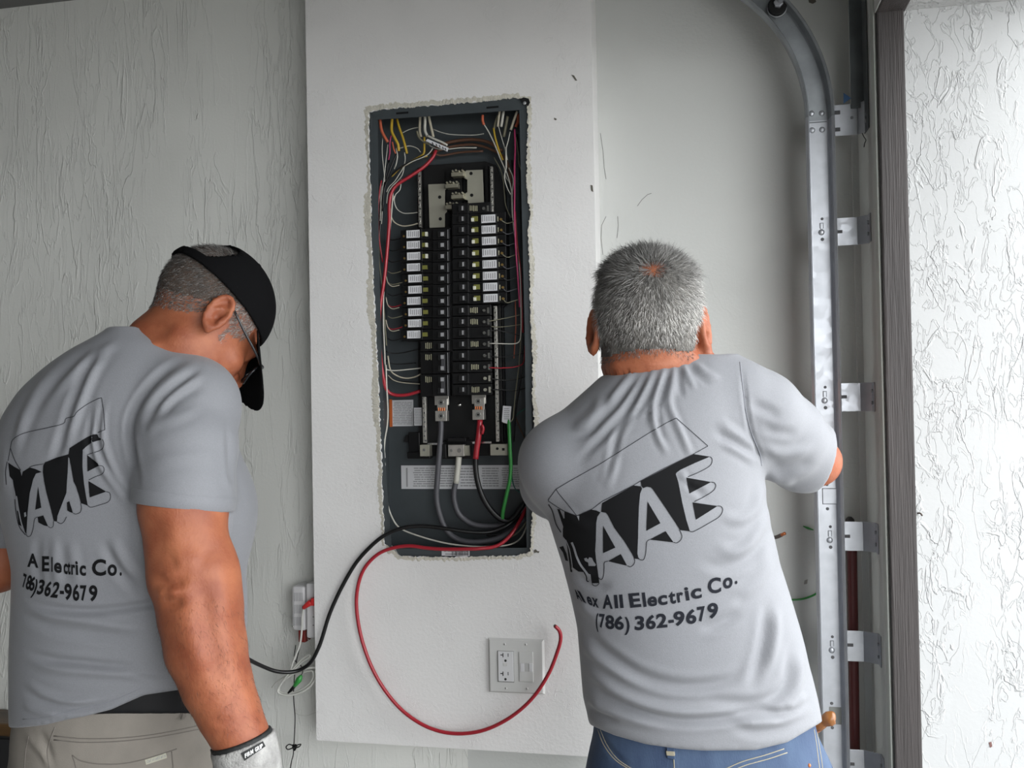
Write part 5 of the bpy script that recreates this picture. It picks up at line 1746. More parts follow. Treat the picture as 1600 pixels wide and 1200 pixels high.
foldsR = [
 ([(1008, 566), (985, 600), (962, 632), (938, 656), (918, 676), (885, 684)], 6, -.0050), ([(1000, 572), (970, 606), (945, 636)], 6, .0030),
 ([(1020, 568), (1000, 606), (978, 642), (952, 672), (924, 700), (898, 728)], 6, -.0052), ([(1027, 570), (1010, 606), (990, 645), (962, 690)], 5.5, .0036),
 ([(1034, 568), (1016, 606), (996, 640), (968, 672), (958, 706), (948, 745), (937, 770)], 5.5, -.0042), ([(1042, 568), (1030, 600), (1020, 640), (1014, 680)], 5, .0034),
 ([(1049, 567), (1040, 596), (1030, 625), (1024, 650)], 4.5, -.0036), ([(1054, 567), (1050, 600), (1046, 630), (1058, 662), (1075, 702), (1080, 715)], 5, .0040),
 ([(1060, 567), (1062, 596), (1066, 626)], 4.5, -.0032), ([(1022, 630), (1022, 655), (1030, 685), (1046, 716)], 5, .0045), ([(1028, 640), (1030, 668), (1040, 696)], 4, -.003),
 ([(1066, 566), (1076, 590), (1088, 612)], 4.5, .0030), ([(1073, 566), (1090, 586), (1112, 602)], 5, -.0030), ([(1084, 566), (1104, 582), (1128, 592)], 5, .0026),
 ([(942, 612), (932, 640), (912, 660), (890, 672)], 8, .0035), ([(958, 700), (954, 735), (940, 764)], 8, .0030),
 ([(1158, 566), (1163, 610), (1168, 650), (1176, 684), (1188, 714), (1192, 732)], 3.5, -.0040),
 ([(1118, 656), (1150, 678), (1184, 706)], 7, .0042), ([(1124, 690), (1156, 704), (1190, 728)], 7, .0040), ([(1110, 672), (1150, 694), (1186, 718)], 6, -.0036),
 ([(1170, 628), (1196, 640), (1222, 650)], 8, -.0036), ([(1180, 690), (1212, 706), (1246, 706), (1278, 694)], 8, .0046), ([(1192, 716), (1222, 732), (1252, 728), (1276, 716)], 8, -.0042), ([(1188, 664), (1216, 676), (1250, 676)], 8, -.0034),
 ([(1196, 738), (1220, 752), (1246, 752)], 7, .0036),
 ([(1192, 735), (1188, 770), (1176, 800), (1150, 812), (1118, 800)], 8, .0040), ([(1194, 770), (1192, 818), (1174, 848), (1142, 862), (1110, 846)], 9, .0046), ([(1196, 800), (1190, 842), (1166, 876), (1124, 886), (1086, 870)], 9, -.0036),
 ([(1204, 850), (1196, 890), (1172, 920), (1140, 934)], 10, .0034), ([(1060, 735), (1074, 750), (1094, 764)], 5, .0030), ([(1068, 742), (1084, 762), (1108, 780)], 6, -.0032),
 ([(906, 960), (926, 1002), (962, 1032), (1006, 1058), (1070, 1072), (1140, 1062), (1166, 1030)], 9, -.0062), ([(906, 985), (930, 1022), (968, 1050), (1020, 1074)], 9, .0046),
 ([(908, 1030), (936, 1060), (976, 1088), (1030, 1108), (1100, 1112), (1160, 1100)], 9, .0056), ([(910, 1055), (940, 1082), (985, 1106), (1050, 1124), (1120, 1124), (1190, 1112), (1224, 1118), (1262, 1108)], 8, -.0068),
 ([(914, 1082), (940, 1108), (990, 1124), (1050, 1138)], 8, .0042), ([(910, 1098), (934, 1116), (972, 1128)], 7, -.0056),
 ([(1202, 930), (1196, 985), (1186, 1035), (1168, 1084)], 9, -.0060), ([(1212, 940), (1210, 1000), (1198, 1050)], 8, .0046),
 ([(1232, 980), (1236, 1030), (1226, 1070), (1196, 1096), (1140, 1100), (1090, 1092)], 9, -.0062), ([(1244, 1010), (1248, 1050), (1238, 1088), (1204, 1108)], 8, .0046), ([(1222, 1106), (1244, 1100), (1262, 1080)], 6, .0046),
 ([(1130, 1120), (1180, 1128), (1230, 1122), (1270, 1104)], 7, .0046), ([(1140, 1140), (1190, 1146), (1240, 1134)], 7, -.0034),
 ([(898, 880), (912, 905), (936, 916), (960, 912)], 8, -.0040), ([(888, 862), (905, 890), (930, 900)], 7, .0036), ([(903, 930), (922, 958), (952, 976)], 8, .0036),
 ([(880, 790), (900, 815), (930, 822)], 8, .0022), ([(1100, 960), (1130, 950), (1160, 936)], 9, .0030), ([(1090, 985), (1126, 975), (1160, 955)], 8, -.0030),
]
shirt, vS, fS = mesh_of(lambda p, far=True: smax(Sh(p, far), -(cuffR(p, far) - .002), .002), np.array([-.02, 1.24, -.62]), np.array([.56, 1.75, .07]), .0036, 'shirt', M_shirt, man, 2, foldsR)
bvS = bvh_of(vS, fS)
def onto(bv, px, py, lift=0.0):
    d = Vector(((px - 800) / F, 1.0, (600 - py) / F)).normalized()
    h = bv.ray_cast(Vector((0, 0, 0)), d, 4.0)
    return None if h[0] is None else np.array(h[0] - d * lift)
def seam(name, bv, pts, r, m, parent, lift=0.0):
    q = [onto(bv, x, y, lift) for x, y in curve_pts(pts, 5)]
    q = [Vector(c2w(a)) for a in q if a is not None]
    if len(q) > 2:
        return obj(name, MB().tube(q, r, 6, sub=1), m, parent, smooth=True)
seam('armhole_seam', bvS, [(1156, 566), (1160, 600), (1165, 640), (1174, 676), (1187, 708), (1190, 728)], .0009, mat('seam_grey', (0.20, 0.205, 0.23), 0.8), shirt)

# the print on the back
def z1(x, y): return (850 + x / 8, 640 + y / 8)
def z2(x, y): return (960 + x / 8, 640 + y / 8)
def z3(x, y): return (850 + x / 8, 770 + y / 8)
def z4(x, y): return (960 + x / 8, 740 + y / 8)
def mp(fn, *pts): return [fn(*p) for p in pts]
blk = [
 mp(z2, (985, 555), (1195, 588), (1000, 670), (830, 750), (780, 785), (768, 805)) + mp(z4, (800, 110), (850, 370), (900, 580), (945, 722), (820, 706), (760, 610), (600, 370), (480, 195), (455, 172), (405, 165), (360, 182), (338, 155), (328, 95)),
 mp(z4, (240, 147), (330, 160), (346, 190), (322, 250), (308, 400), (300, 600), (296, 800), (288, 1000), (300, 1050), (318, 1074), (247, 1060), (225, 1010), (120, 840), (0, 680)) + mp(z3, (800, 280), (775, 250), (715, 238), (728, 128)),
 mp(z4, (415, 350), (576, 620), (400, 715)), mp(z4, (440, 825), (640, 720), (740, 860)),
 mp(z2, (900, 850), (1210, 905), (940, 1048)), mp(z4, (978, 360), (1290, 405), (1020, 577)),
 mp(z3, (255, 235), (408, 286), (432, 275), (590, 210), (655, 222), (705, 245), (668, 300), (652, 380), (648, 600), (640, 720), (650, 830), (665, 930), (682, 1050), (692, 1128), (598, 1132), (582, 1020), (490, 990), (430, 985), (360, 935), (330, 760), (272, 590), (236, 545), (236, 450), (258, 330)),
 mp(z3, (738, 410), (892, 685), (738, 755)), mp(z3, (800, 855), (960, 765), (1040, 912)),
 mp(z3, (190, 680), (240, 665), (282, 760), (302, 855), (268, 845), (236, 745)), mp(z3, (165, 200), (205, 210), (262, 330), (246, 440), (215, 350)),
 mp(z3, (265, 570), (300, 640), (330, 760), (355, 880), (352, 995), (330, 985), (312, 840), (290, 680)),
]
bvP = bvS
drape('back_print', [tess2d([b]) for b in blk], bvP, M_print, shirt, .0008, 4.0)
lines = [straight(mp(z1, (150, 995), (300, 905), (700, 680), (1000, 490), (1300, 300), (1540, 160)) + mp(z2, (775, 105), (1170, 455), (985, 557)), 1.0), straight(mp(z2, (985, 557), (600, 745), (330, 890), (240, 945)), 1.0),
         straight(mp(z1, (1120, 945), (730, 1145)) + mp(z3, (600, 205), (410, 287), (250, 230), (160, 175), (55, 105)) + mp(z1, (55, 1125), (150, 995)), 1.0), straight(mp(z1, (150, 995)) + mp(z3, (180, 5), (300, 150), (410, 287)), 1.0),
         ribbon(mp(z3, (55, 145), (105, 230), (150, 390), (212, 495)), 1.8),
         ribbon(mp(z4, (290, 1040), (320, 1075), (365, 1075), (390, 1010), (400, 900), (408, 848), (440, 825)), 1.1), ribbon(mp(z4, (740, 860), (785, 865), (830, 830), (845, 785), (830, 735), (815, 700)), 1.1),
         ribbon(mp(z2, (1190, 588), (1215, 605), (1222, 650), (1185, 710), (1060, 780), (920, 840)), 1.1), ribbon(mp(z2, (1210, 905), (1250, 915), (1268, 955), (1235, 1015), (1120, 1090), (1000, 1150)), 1.1),
         ribbon(mp(z4, (1290, 405), (1335, 412), (1355, 460), (1310, 540), (1180, 620), (1000, 720), (940, 720)), 1.1),
         ribbon(mp(z3, (682, 1060), (700, 1080), (725, 1080), (745, 1030), (752, 940), (755, 870), (800, 855)), 1.1), ribbon(mp(z3, (1040, 912), (1080, 925), (1118, 900), (1135, 860), (1130, 820)), 1.1),
         ribbon(mp(z3, (600, 1135), (620, 1158), (660, 1160), (692, 1130)), 1.1)]
drape('print_outline', lines, bvP, M_line, shirt, .0009, 5.0)
light = [ribbon(mp(z3, (345, 620), (375, 690), (405, 790), (450, 890), (500, 960), (550, 1030), (558, 1090)), 3.2), ribbon(mp(z3, (272, 590), (315, 700), (335, 800), (350, 900), (350, 960)), 1.5), ribbon(mp(z3, (205, 215), (225, 260), (250, 320)), 1.4),
         tess2d([mp(z3, (500, 822), (530, 812), (548, 832), (568, 806), (600, 815), (618, 855), (650, 898), (640, 915), (558, 915), (552, 872), (512, 852))]), tess2d([mp(z3, (410, 290), (440, 285), (438, 352))])]
drape('print_highlight', light, bvP, M_shirt, shirt, .0014, 5.0)
drape('print_strand_edge', [ribbon(mp(z3, (500, 990), (530, 1050), (535, 1100), (560, 1110)), 1.6)], bvP, M_print, shirt, .0008)
def t1(l):
    out = []
    for ch, x0, x1, b0, b1, cap, sh in l:
        out.append(letter(ch, 880 + x0 * .1875, 880 + x1 * .1875, 870 + b0 * .1875, 870 + b1 * .1875, cap * .1875, sh))
    return out
txt = t1([('A', 116, 160, 345, 372, 84, -.45), ('l', 166, 192, 372, 386, 96, -.55), ('e', 207, 248, 393, 405, 100, -.25), ('x', 245, 297, 408, 422, 104, -.12),
 ('A', 330, 414, 427, 430, 112, -.04), ('l', 432, 460, 425, 424, 107, -.10), ('l', 476, 504, 423, 421, 107, -.10), ('E', 560, 652, 421, 412, 114, -.16), ('l', 670, 696, 414, 410, 114, -.14), ('e', 705, 784, 412, 402, 112, -.04), ('c', 793, 870, 402, 392, 112, -.06),
 ('t', 886, 942, 390, 382, 112, -.10), ('r', 955, 1008, 378, 368, 112, -.14), ('i', 1024, 1056, 362, 356, 112, -.16), ('c', 1068, 1156, 352, 336, 116, -.06), ('C', 1208, 1318, 306, 290, 122, -.04), ('o', 1335, 1414, 266, 248, 122, -.05), ('.', 1432, 1452, 224, 220, 110, 0)])
txt += t1([('(', 272, 294, 580, 586, 112, .0), ('7', 302, 350, 584, 588, 110, -.02), ('8', 352, 426, 592, 603, 110, .0), ('6', 428, 506, 600, 606, 108, 0), (')', 512, 554, 612, 612, 108, 0), ('3', 598, 676, 608, 604, 112, 0), ('6', 690, 772, 600, 597, 112, 0), ('2', 780, 870, 590, 583, 112, -.06),
 ('-', 882, 926, 576, 570, 112, -.1), ('9', 922, 1014, 572, 564, 114, -.03), ('6', 1026, 1112, 558, 549, 114, -.03), ('7', 1128, 1194, 536, 525, 116, -.12), ('9', 1206, 1294, 512, 500, 120, -.04)])
drape('back_lettering', txt, bvP, mat('print_slate', (0.014, 0.0155, 0.021), 0.8, spec=0.12), shirt, .0009, 4.0)

# jeans, shoes
J = Shape()
J.loft([(1105, 928, 1266, DR, .110), (1140, 928, 1272, DR, .113), (1170, 926, 1280, DR, .116), (1200, 927, 1290, DR, .120), (1240, 926, 1296, DR, .122), (1290, 936, 1290, DR, .116), (1330, 954, 1272, DR, .106), (1365, 980, 1246, DR, .094)], 0)
shoesR = Shape()
legs(J, hipsR, (-.2, .98), [.088, .082, .066, .064, .058], shoesR, .04)
J.plane(w2c(np.array([0, 0, .045])), -WZ)
foldJ = [([(935, 1142), (948, 1165), (966, 1185), (988, 1200)], 5, -.003), ([(1130, 1205), (1165, 1190), (1200, 1180), (1228, 1172)], 4, .002), ([(1052, 1165), (1053, 1185), (1055, 1215)], 3, .002)]
jeans, vJ, fJ = mesh_of(J, np.array([-.02, 1.25, -1.5]), np.array([.66, 1.72, -.5]), .005, 'jeans', M_jeans, man, 1, foldJ)
bvJ = bvh_of(vJ, fJ)
for pts in ([(934, 1140), (944, 1165), (962, 1188), (990, 1206)], [(938, 1140), (949, 1165), (967, 1188), (996, 1206)], [(1130, 1203), (1160, 1190), (1195, 1180), (1225, 1170)], [(1134, 1209), (1164, 1196), (1200, 1186), (1230, 1176)], [(1052, 1178), (1053, 1190), (1054, 1215)], [(1276, 1140), (1280, 1165), (1284, 1190), (1286, 1210)], [(1272, 1140), (1276, 1165), (1279, 1190), (1282, 1210)]):
    seam('stitching', bvJ, pts, .0008, M_stitch, jeans)
def patch(name, bv, quad, m, parent, th=.003, lift=0.0):
    q = [onto(bv, x, y, lift) for x, y in quad]
    q = [Vector(c2w(a)) for a in q if a is not None]
    if len(q) < 3:
        return None
    n = (q[1] - q[0]).cross(q[2] - q[0]).normalized()
    if n.dot(CAM - q[0]) < 0:
        n = -n
    return obj(name, MB().prism([a - n * .002 for a in q], n * (th + .002)), m, parent, bevel=.0008)
bl = patch('belt_loop', bvJ, [(1041, 1160), (1053, 1162), (1055, 1186), (1043, 1184)], M_jeans, jeans, .004)
patch('belt_loop', bvJ, [(1041, 1172), (1054, 1173), (1055, 1180), (1042, 1179)], M_stitch, jeans, .0046)
p = onto(bvJ, 1264, 1196)
if p is not None:
    obj('rivet', MB().dome(Vector(c2w(p)), Vector(CAM - Vector(c2w(p))), 0.0030, .0015, 12), M_copper, jeans, smooth=True)
mesh_of(Shape().add(lambda p: shoesR(p), C(1100, 1700, 1.5), 9.), np.array([0, 1.2, -1.5]), np.array([.6, 1.9, -1.2]), .006, 'boots', M_shoe, man)

# hair of the right man
loc = (vB - cH) @ RH.T
xB, yB = PXY(vB)
nB = normals(vB, fB)
earb = (np.abs(loc[:, 0]) > .080) & (loc[:, 2] < .034) & (loc[:, 2] > -.045) & (loc[:, 1] > -.04)
hl = np.interp(xB, [925, 946, 975, 1000, 1030, 1060, 1085, 1100], [566, 564, 556, 550, 548, 553, 556, 556])
back = nB[:, 1] < 0.15
hm = np.where(back, (yB < hl) & ((xB < 1084) | (yB < 508)), (loc[:, 2] > np.where(loc[:, 1] > .02, .045 + (loc[:, 1] - .02) * .6, -.02)))
hm2 = back & (yB < hl + 4 + 5 * rng.random(len(xB))) & ((xB < 1084) | (yB < 508)) & (~earb) & (loc[:, 2] > -.085) & (vB[:, 2] > -.02) & (vB[:, 1] < 1.5)
hm &= np.where(back, yB < hl - 5 * rng.random(len(xB)), True)
hm &= (~earb) & (loc[:, 2] > -.075) & (np.abs(loc[:, 0]) < .1) & (vB[:, 2] > -.02) & (vB[:, 1] < 1.62)
bald = ((xB - 1022) / 21) ** 2 + ((yB - 424) / 12) ** 2 < .45 + .8 * rng.random(len(xB))
off_ = np.clip((yB.max() - yB) * 0, 0, 1)
bulge = np.where((yB < 440) & back, .005 * np.clip((np.abs(xB - 1018) - 20) / 45, 0, 1), 0)[:, None] * np.sign(xB - 1018)[:, None] * np.array([1., 0, .55 ]) * np.array([1, 1, 0]) + np.where(yB < 440, .005 * np.clip((np.abs(xB - 1018) - 20) / 45, 0, 1), 0)[:, None] * np.array([0, 0, 1.])
vh = vB + bulge + nB * np.interp(yB, [370, 420, 520, 550], [.0075, .0065, .006, .002])[:, None]
cv, cf = keep(vh, fB, hm & ~(bald & back))
hairR = thing_hair = npobj('hair', c2w(cv), cf, mat('grey_hair_base', (0.105, 0.098, 0.088), 0.7, noise=(60, 0.5, (1, 1, 0.4)), bump=(420, 0.004, (1, 1, 0.3))), man)
crown = C(1020, 424, 1.38)
def flowR(p, n, r):
    d = p - crown
    d = d / (np.linalg.norm(d, axis=1)[:, None] + 1e-6)
    d = d + np.array([0.05, 0, -0.35]) * (PXY(p)[1] > 430)[:, None] + r.normal(0, .18, d.shape)
    return d
def lenR(p, r):
    y = PXY(p)[1]
    return np.interp(y, [370, 430, 520, 550], [.022, .018, .012, .006]) * (0.6 + 0.7 * r.random(len(p)))
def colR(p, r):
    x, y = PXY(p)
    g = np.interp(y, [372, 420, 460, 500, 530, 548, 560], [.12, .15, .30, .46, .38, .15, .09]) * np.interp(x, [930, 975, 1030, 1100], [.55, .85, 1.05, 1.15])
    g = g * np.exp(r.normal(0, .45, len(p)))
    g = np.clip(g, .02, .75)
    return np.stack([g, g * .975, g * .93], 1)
msk2 = (hm | hm2)
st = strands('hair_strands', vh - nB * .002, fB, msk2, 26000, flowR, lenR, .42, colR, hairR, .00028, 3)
st['kind'] = 'stuff'

# amber tool handle at his right hip
th_ = thing('tool_handle', 'amber rounded tool handle sticking out past the right hip of the jeans', 'tool', c2w(C(1290, 1127, 1.47)))
a = [C(1268, 1134, 1.49), C(1280, 1131, 1.48), C(1287, 1127, 1.475), (C(1296, 1123, 1.47)), C(1303, 1121, 1.468), C(1306, 1121, 1.467)]
M_amber = mat('amber_plastic', (0.22, 0.085, 0.022), 0.25)
obj('handle', MB().tube([Vector(c2w(q)) for q in a], .01, 14, rs=[.0105, .0105, .0090, .0118, .0100, .0035], sub=5), M_amber, th_, smooth=True)
a = [C(1262, 1140, 1.50), C(1274, 1137, 1.49), C(1284, 1134, 1.485)]
obj('collar', MB().tube([Vector(c2w(q)) for q in a], .01, 12, rs=[.009, .0095, .006], sub=4), mat('amber_dark', (0.26, 0.09, 0.035), 0.35), th_, smooth=True)
# ---------------------------------------------------------------- man in the black cap on the left
DL = 1.53
base = c2w(C(185, 1200, DL)); base[2] = 0
manL = thing('person', 'man in black cap and glasses, grey shirt and stone trousers, gloved right arm hanging down', 'person', base)
rowsL = [(512, 178, 226, 1.52, .035), (524, 160, 250, 1.52, .055), (545, 122, 296, DL, .085), (575, 78, 340, DL, .105), (610, 42, 358, DL, .118), (650, 16, 364, DL, .125), (690, 2, 366, DL, .13), (740, 2, 370, DL, .13), (790, 12, 380, DL, .132),
         (840, 24, 377, DL, .13), (880, 32, 378, DL, .126), (930, 31, 382, DL, .126), (985, 29, 382, DL, .128), (1040, 29, 366, DL, .13), (1090, 30, 350, DL, .132), (1138, 31, 346, DL, .132), (1180, 32, 344, DL, .13)]
sH = 1.005
cHL = C(319, 502, 1.56)
RL = frame((.62, -.785, .0), (.52, .41, -.75))
B = Shape()
LL = head(B, cHL, RL, sH)
B.cone([C(292, 512, 1.56), C(254, 548, 1.545), C(224, 600, 1.54)], [.057, .061, .074], .03)
B.loft(shrink(rowsL[2:], 12, .014), .03)
armA = [C(297, 635, 1.47), C(287, 720, 1.44), C(287, 792, 1.42), C(292, 850, 1.405), C(303, 905, 1.395), C(313, 958, 1.388), C(322, 1012, 1.38), C(339, 1068, 1.372), C(358, 1113, 1.365), C(375, 1150, 1.36), C(386, 1178, 1.357)]
B.cone(armA, [.060, .063, .0635, .0575, .0575, .0585, .0565, .0485, .0425, .0375, .034], .02)
B.ell(C(258, 900, 1.385), (.020, .020, .03), None, .025)
B.ell(C(345, 905, 1.40), (.022, .025, .05), None, .03)
handdir = C(400, 1250, 1.35) - armA[-1]
hand(B, armA[-1], handdir, (0.25, -0.95, 0), .98, 0.45, -1)
armB = [C(48, 690, 1.60), C(18, 790, 1.60), C(-2, 884, 1.60), C(-70, 905, 1.55), C(-150, 900, 1.50)]
B.cone(armB, [.058, .052, .0425, .041, .031], .03)
hand(B, armB[-1], C(-210, 890, 1.46) - armB[-1], (0.0, -0.6, 0.8), .98, 0.6, 1)
hipsL = [(C(100, 1250, DL), -.01), (C(262, 1250, DL), .01)]
legs(B, hipsL, (.55, .83), [.07, .065, .045, .045, .034])
B.plane(*FLOORCUT)
BODYL = B

# shirt
Sh = Shape()
Sh.loft(rowsL, 0)
Sh.ell(C(300, 632, 1.485), (.075, .075, .078), None, .03)
Sh.cone([C(290, 645, 1.48), C(290, 700, 1.45), C(288, 760, 1.432), C(288, 830, 1.42)], [.078, .0775, .0730, .0715], .012)
Sh.ell(C(60, 690, 1.60), (.06, .06, .065), None, .04)
Sh.cone([C(52, 700, 1.60), C(16, 790, 1.60), C(0, 860, 1.60)], [.062, .056, .052], .02)
Sh.ell(C(345, 800, 1.55), (.045, .10, .075), None, .05)
SolidL = Shape(); SolidL.ops = list(Sh.ops)
hem_cut(Sh, [-60, 33, 70, 120, 175, 225, 285, 340], [1138, 1137, 1133, 1121, 1108, 1086, 1077, 1074])
cut1 = C(287, 792, 1.42)
n1 = np.array([-.114, -.10, -1.0]); n1 /= np.linalg.norm(n1)
cut2 = C(0, 847, 1.6)
n2 = np.array([-.1, 0, -1.0]); n2 /= np.linalg.norm(n2)
tube1 = Shape().cone(armA[:5], [.10] * 5, 0)
tube2 = Shape().cone([C(40, 690, 1.6), C(10, 800, 1.6), C(-14, 960, 1.6)], [.07, .062, .062], 0)
arm1 = Shape().cone(armA[:5], [.060, .063, .0640, .0610, .060], 0)
torsoL = Shape().loft(rowsL, 0).ell(C(345, 800, 1.55), (.045, .10, .075), None, .05)
def shirtL(p, far=True):
    d = Sh(p, far)
    t = torsoL(p, far) - .004
    for tb, c, n in ((tube1, cut1, n1), (tube2, cut2, n2)):
        s = np.maximum(np.maximum(tb(p, far) - .004, (c - p) @ n), -t)       # inside the sleeve, below the cuff, off the torso
        d = smax(d, -s, .005)
    near = np.maximum(arm1(p, far) - .0015, (cut1 - n1 * .03 - p) @ n1)      # hollow end of the sleeve
    near = np.maximum(near, -(t + .01))
    return d
hoodL = Shape()
hoodL.cone([C(300, 500, 1.56), C(257, 546, 1.55), C(230, 610, 1.57)], [.060, .063, .066], 0)
hoodL.ell(C(335, 545, 1.57), (.055, .06, .06), None, .02)
Sh.add(lambda p: hoodL(p) - .002, C(270, 540, 1.51), .25, .004, 's')
def coverL(v):
    x, y = PXY(v)
    k1, k2 = (v - cut1) @ n1, (v - cut2) @ n2
    arm = (arm1(v) < .03) | (x > 235) & (v[:, 1] < 1.46)
    ok = np.where(arm & (torsoL(v) > .004), k1 < -.008, True) & np.where((x < 60) & (torsoL(v) > .004), k2 < -.008, True)
    return (hoodL(v) > .004) & (np.linalg.norm(v - cHL, axis=1) > .13) & (y > 525) & (y < 1120) & ok
armF = Shape().cone(armA, [.066, .067, .0655, .057, .0575, .0585, .0565, .0485, .0425, .0375, .034], .02)
PnL = Shape().loft([(1000, 36, 340, DL, .114), (1060, 36, 340, DL, .116), (1112, 33, 340, DL, .120), (1140, 30, 340, DL, .123), (1200, 28, 338, DL, .126), (1260, 30, 338, DL, .124)], 0)
def tuckL(v, f):
    for _ in range(2):
        v = tuck(v, SolidL, coverL, .007)
    return tuck(v, PnL, lambda p: (PXY(p)[1] > 1068) & (PXY(p)[1] < 1300) & (armF(p) > .006), .010)
foldA = [([(238, 902), (256, 912), (276, 910), (296, 898)], 9, -.0050), ([(240, 918), (262, 926), (284, 922)], 9, .0030), ([(250, 928), (268, 940), (290, 938)], 10, -.0040), ([(270, 880), (290, 874), (318, 880)], 16, .0035), ([(318, 860), (338, 890), (352, 930), (360, 975)], 20, .0030),
         ([(310, 890), (318, 930), (326, 980), (338, 1040), (352, 1090)], 14, -.0028), ([(286, 930), (290, 975), (304, 1020), (322, 1060)], 18, .0030), ([(236, 800), (246, 840), (250, 880)], 16, -.0025), ([(330, 1120), (345, 1128), (370, 1120)], 6, -.0015)]
bodyL, vL, fL = mesh_of(BODYL, np.array([-1.2, 1.2, -1.52]), np.array([-.32, 2.0, .26]), .0036, 'body', M_skin, manL, 1, foldA, tuckL)
foldsL = [
 ([(306, 556), (268, 572), (236, 600), (212, 636), (203, 668), (206, 705), (212, 740), (214, 780)], 6, -.0085), ([(312, 562), (272, 590), (240, 622), (222, 660), (218, 700)], 6, .0048), ([(318, 572), (284, 596), (252, 624), (232, 650)], 5, -.0036),
 ([(326, 580), (292, 602), (262, 626), (238, 660)], 6, .0036), ([(326, 600), (280, 622), (248, 650)], 7, -.0026), ([(330, 620), (280, 650), (240, 664), (222, 690)], 8, .0024),
 ([(356, 640), (358, 690), (362, 740), (368, 770)], 6, -.0040), ([(222, 728), (260, 718), (310, 712), (350, 722)], 10, .0018),
 ([(172, 528), (140, 568), (116, 624), (102, 668), (88, 708), (74, 726)], 7, -.0050), ([(182, 530), (150, 572), (128, 620), (112, 664), (96, 704)], 7, .0052), ([(192, 532), (150, 552), (110, 588), (80, 622)], 7, .0036), ([(150, 540), (110, 570), (72, 612), (44, 660)], 8, -.0030), ([(100, 566), (64, 604), (34, 660), (18, 710)], 8, .0030),
 ([(158, 606), (150, 655), (147, 692), (156, 724), (180, 762), (206, 800)], 5, .0050), ([(163, 610), (156, 655), (152, 690), (160, 715), (186, 752)], 4, -.0040), ([(166, 614), (160, 660), (163, 696), (180, 742), (204, 776)], 5, .0042), ([(146, 640), (140, 690), (148, 720)], 5, -.0030),
 ([(60, 620), (30, 670), (10, 730), (8, 790)], 8, .0035), ([(36, 640), (20, 690), (8, 750)], 7, -.0035),
 ([(36, 938), (70, 950), (120, 955), (176, 952), (240, 944), (270, 942)], 6, -.0062), ([(32, 945), (72, 958), (126, 968), (190, 978), (246, 986)], 8, .0055), ([(32, 962), (80, 980), (140, 992), (210, 998)], 8, -.0034),
 ([(32, 1016), (80, 1030), (136, 1036), (196, 1044), (250, 1062)], 6, -.0058), ([(32, 1030), (80, 1044), (140, 1050), (200, 1052), (262, 1056)], 7, .0046), ([(140, 1036), (186, 1042), (240, 1052), (280, 1048)], 5, .0030),
 ([(31, 1072), (66, 1096), (110, 1106), (150, 1104), (200, 1090)], 6, -.0050), ([(31, 1062), (70, 1084), (112, 1096), (160, 1094)], 6, .0040), ([(32, 1098), (60, 1112), (100, 1118)], 5, .0030),
 ([(160, 838), (176, 876), (200, 908), (224, 930)], 8, -.0040), ([(172, 836), (192, 876), (214, 905)], 8, .0036), ([(110, 838), (116, 880), (124, 920)], 8, .0022), ([(62, 830), (58, 880), (66, 930)], 7, -.0022), ([(86, 830), (86, 880), (92, 924)], 7, .0024),
 ([(352, 740), (366, 770), (372, 800)], 7, .0030), ([(350, 790), (364, 790), (378, 782)], 5, -.0030),
]
def trimL(v, f):
    for tb, c, n in ((tube1, cut1, n1), (tube2, cut2, n2)):
        k = (v - c) @ n
        m = (tb(v) < .0) & (torsoL(v) > .008) & (k > -.0045)
        v[m] -= n * k[m][:, None]
    return v
shirtLo, vSL, fSL = mesh_of(shirtL, np.array([-1.02, 1.22, -.62]), np.array([-.36, 1.80, .12]), .0036, 'shirt', M_shirt, manL, 2, foldsL, trimL)
bvL = bvh_of(vSL, fSL)
# turned hem band of the near sleeve
ax0 = cut1 - n1 * .018
e1 = np.cross(n1, np.array([0, 1., 0])); e1 /= np.linalg.norm(e1)
e2 = np.cross(n1, e1)
NA = 72
def ring_r(o):
    r_ = []
    for k_ in range(NA):
        d_ = e1 * math.cos(2 * math.pi * k_ / NA) + e2 * math.sin(2 * math.pi * k_ / NA)
        h_ = bvL.ray_cast(Vector(o), Vector(d_), .3)
        r_.append(min(h_[3], .0765) if h_[0] is not None else .0765)
    r_ = np.array(r_)
    ker = np.hanning(9); ker /= ker.sum()
    return np.convolve(np.r_[r_[-4:], r_, r_[:4]], ker, 'valid')
R0 = ring_r(ax0)
prof = [(-.004, .0004), (.000, .0016), (.0165, .0016), (.0175, .0006), (.0170, -.0050), (.010, -.0060)]
V_, F_ = [], []
for a_, b_ in prof:
    for k_ in range(NA):
        d_ = e1 * math.cos(2 * math.pi * k_ / NA) + e2 * math.sin(2 * math.pi * k_ / NA)
        V_.append(ax0 + n1 * a_ + d_ * (R0[k_] + b_))
for j_ in range(len(prof) - 1):
    for k_ in range(NA):
        q_ = (j_ * NA + k_, (j_ + 1) * NA + k_, (j_ + 1) * NA + (k_ + 1) % NA, j_ * NA + (k_ + 1) % NA)
        F_.append(q_)
npobj('sleeve_hem', c2w(np.array(V_)), np.array(F_), M_shirt, shirtLo)
seam('hem_stitch', bvL, [(36, 1124), (70, 1121), (118, 1109), (172, 1096), (222, 1075)], .0005, MATS['seam_grey'], shirtLo)
def y6(x, y): return (x / 8, 610 + y / 8)
def y7(x, y): return (x / 8, 700 + y / 8)
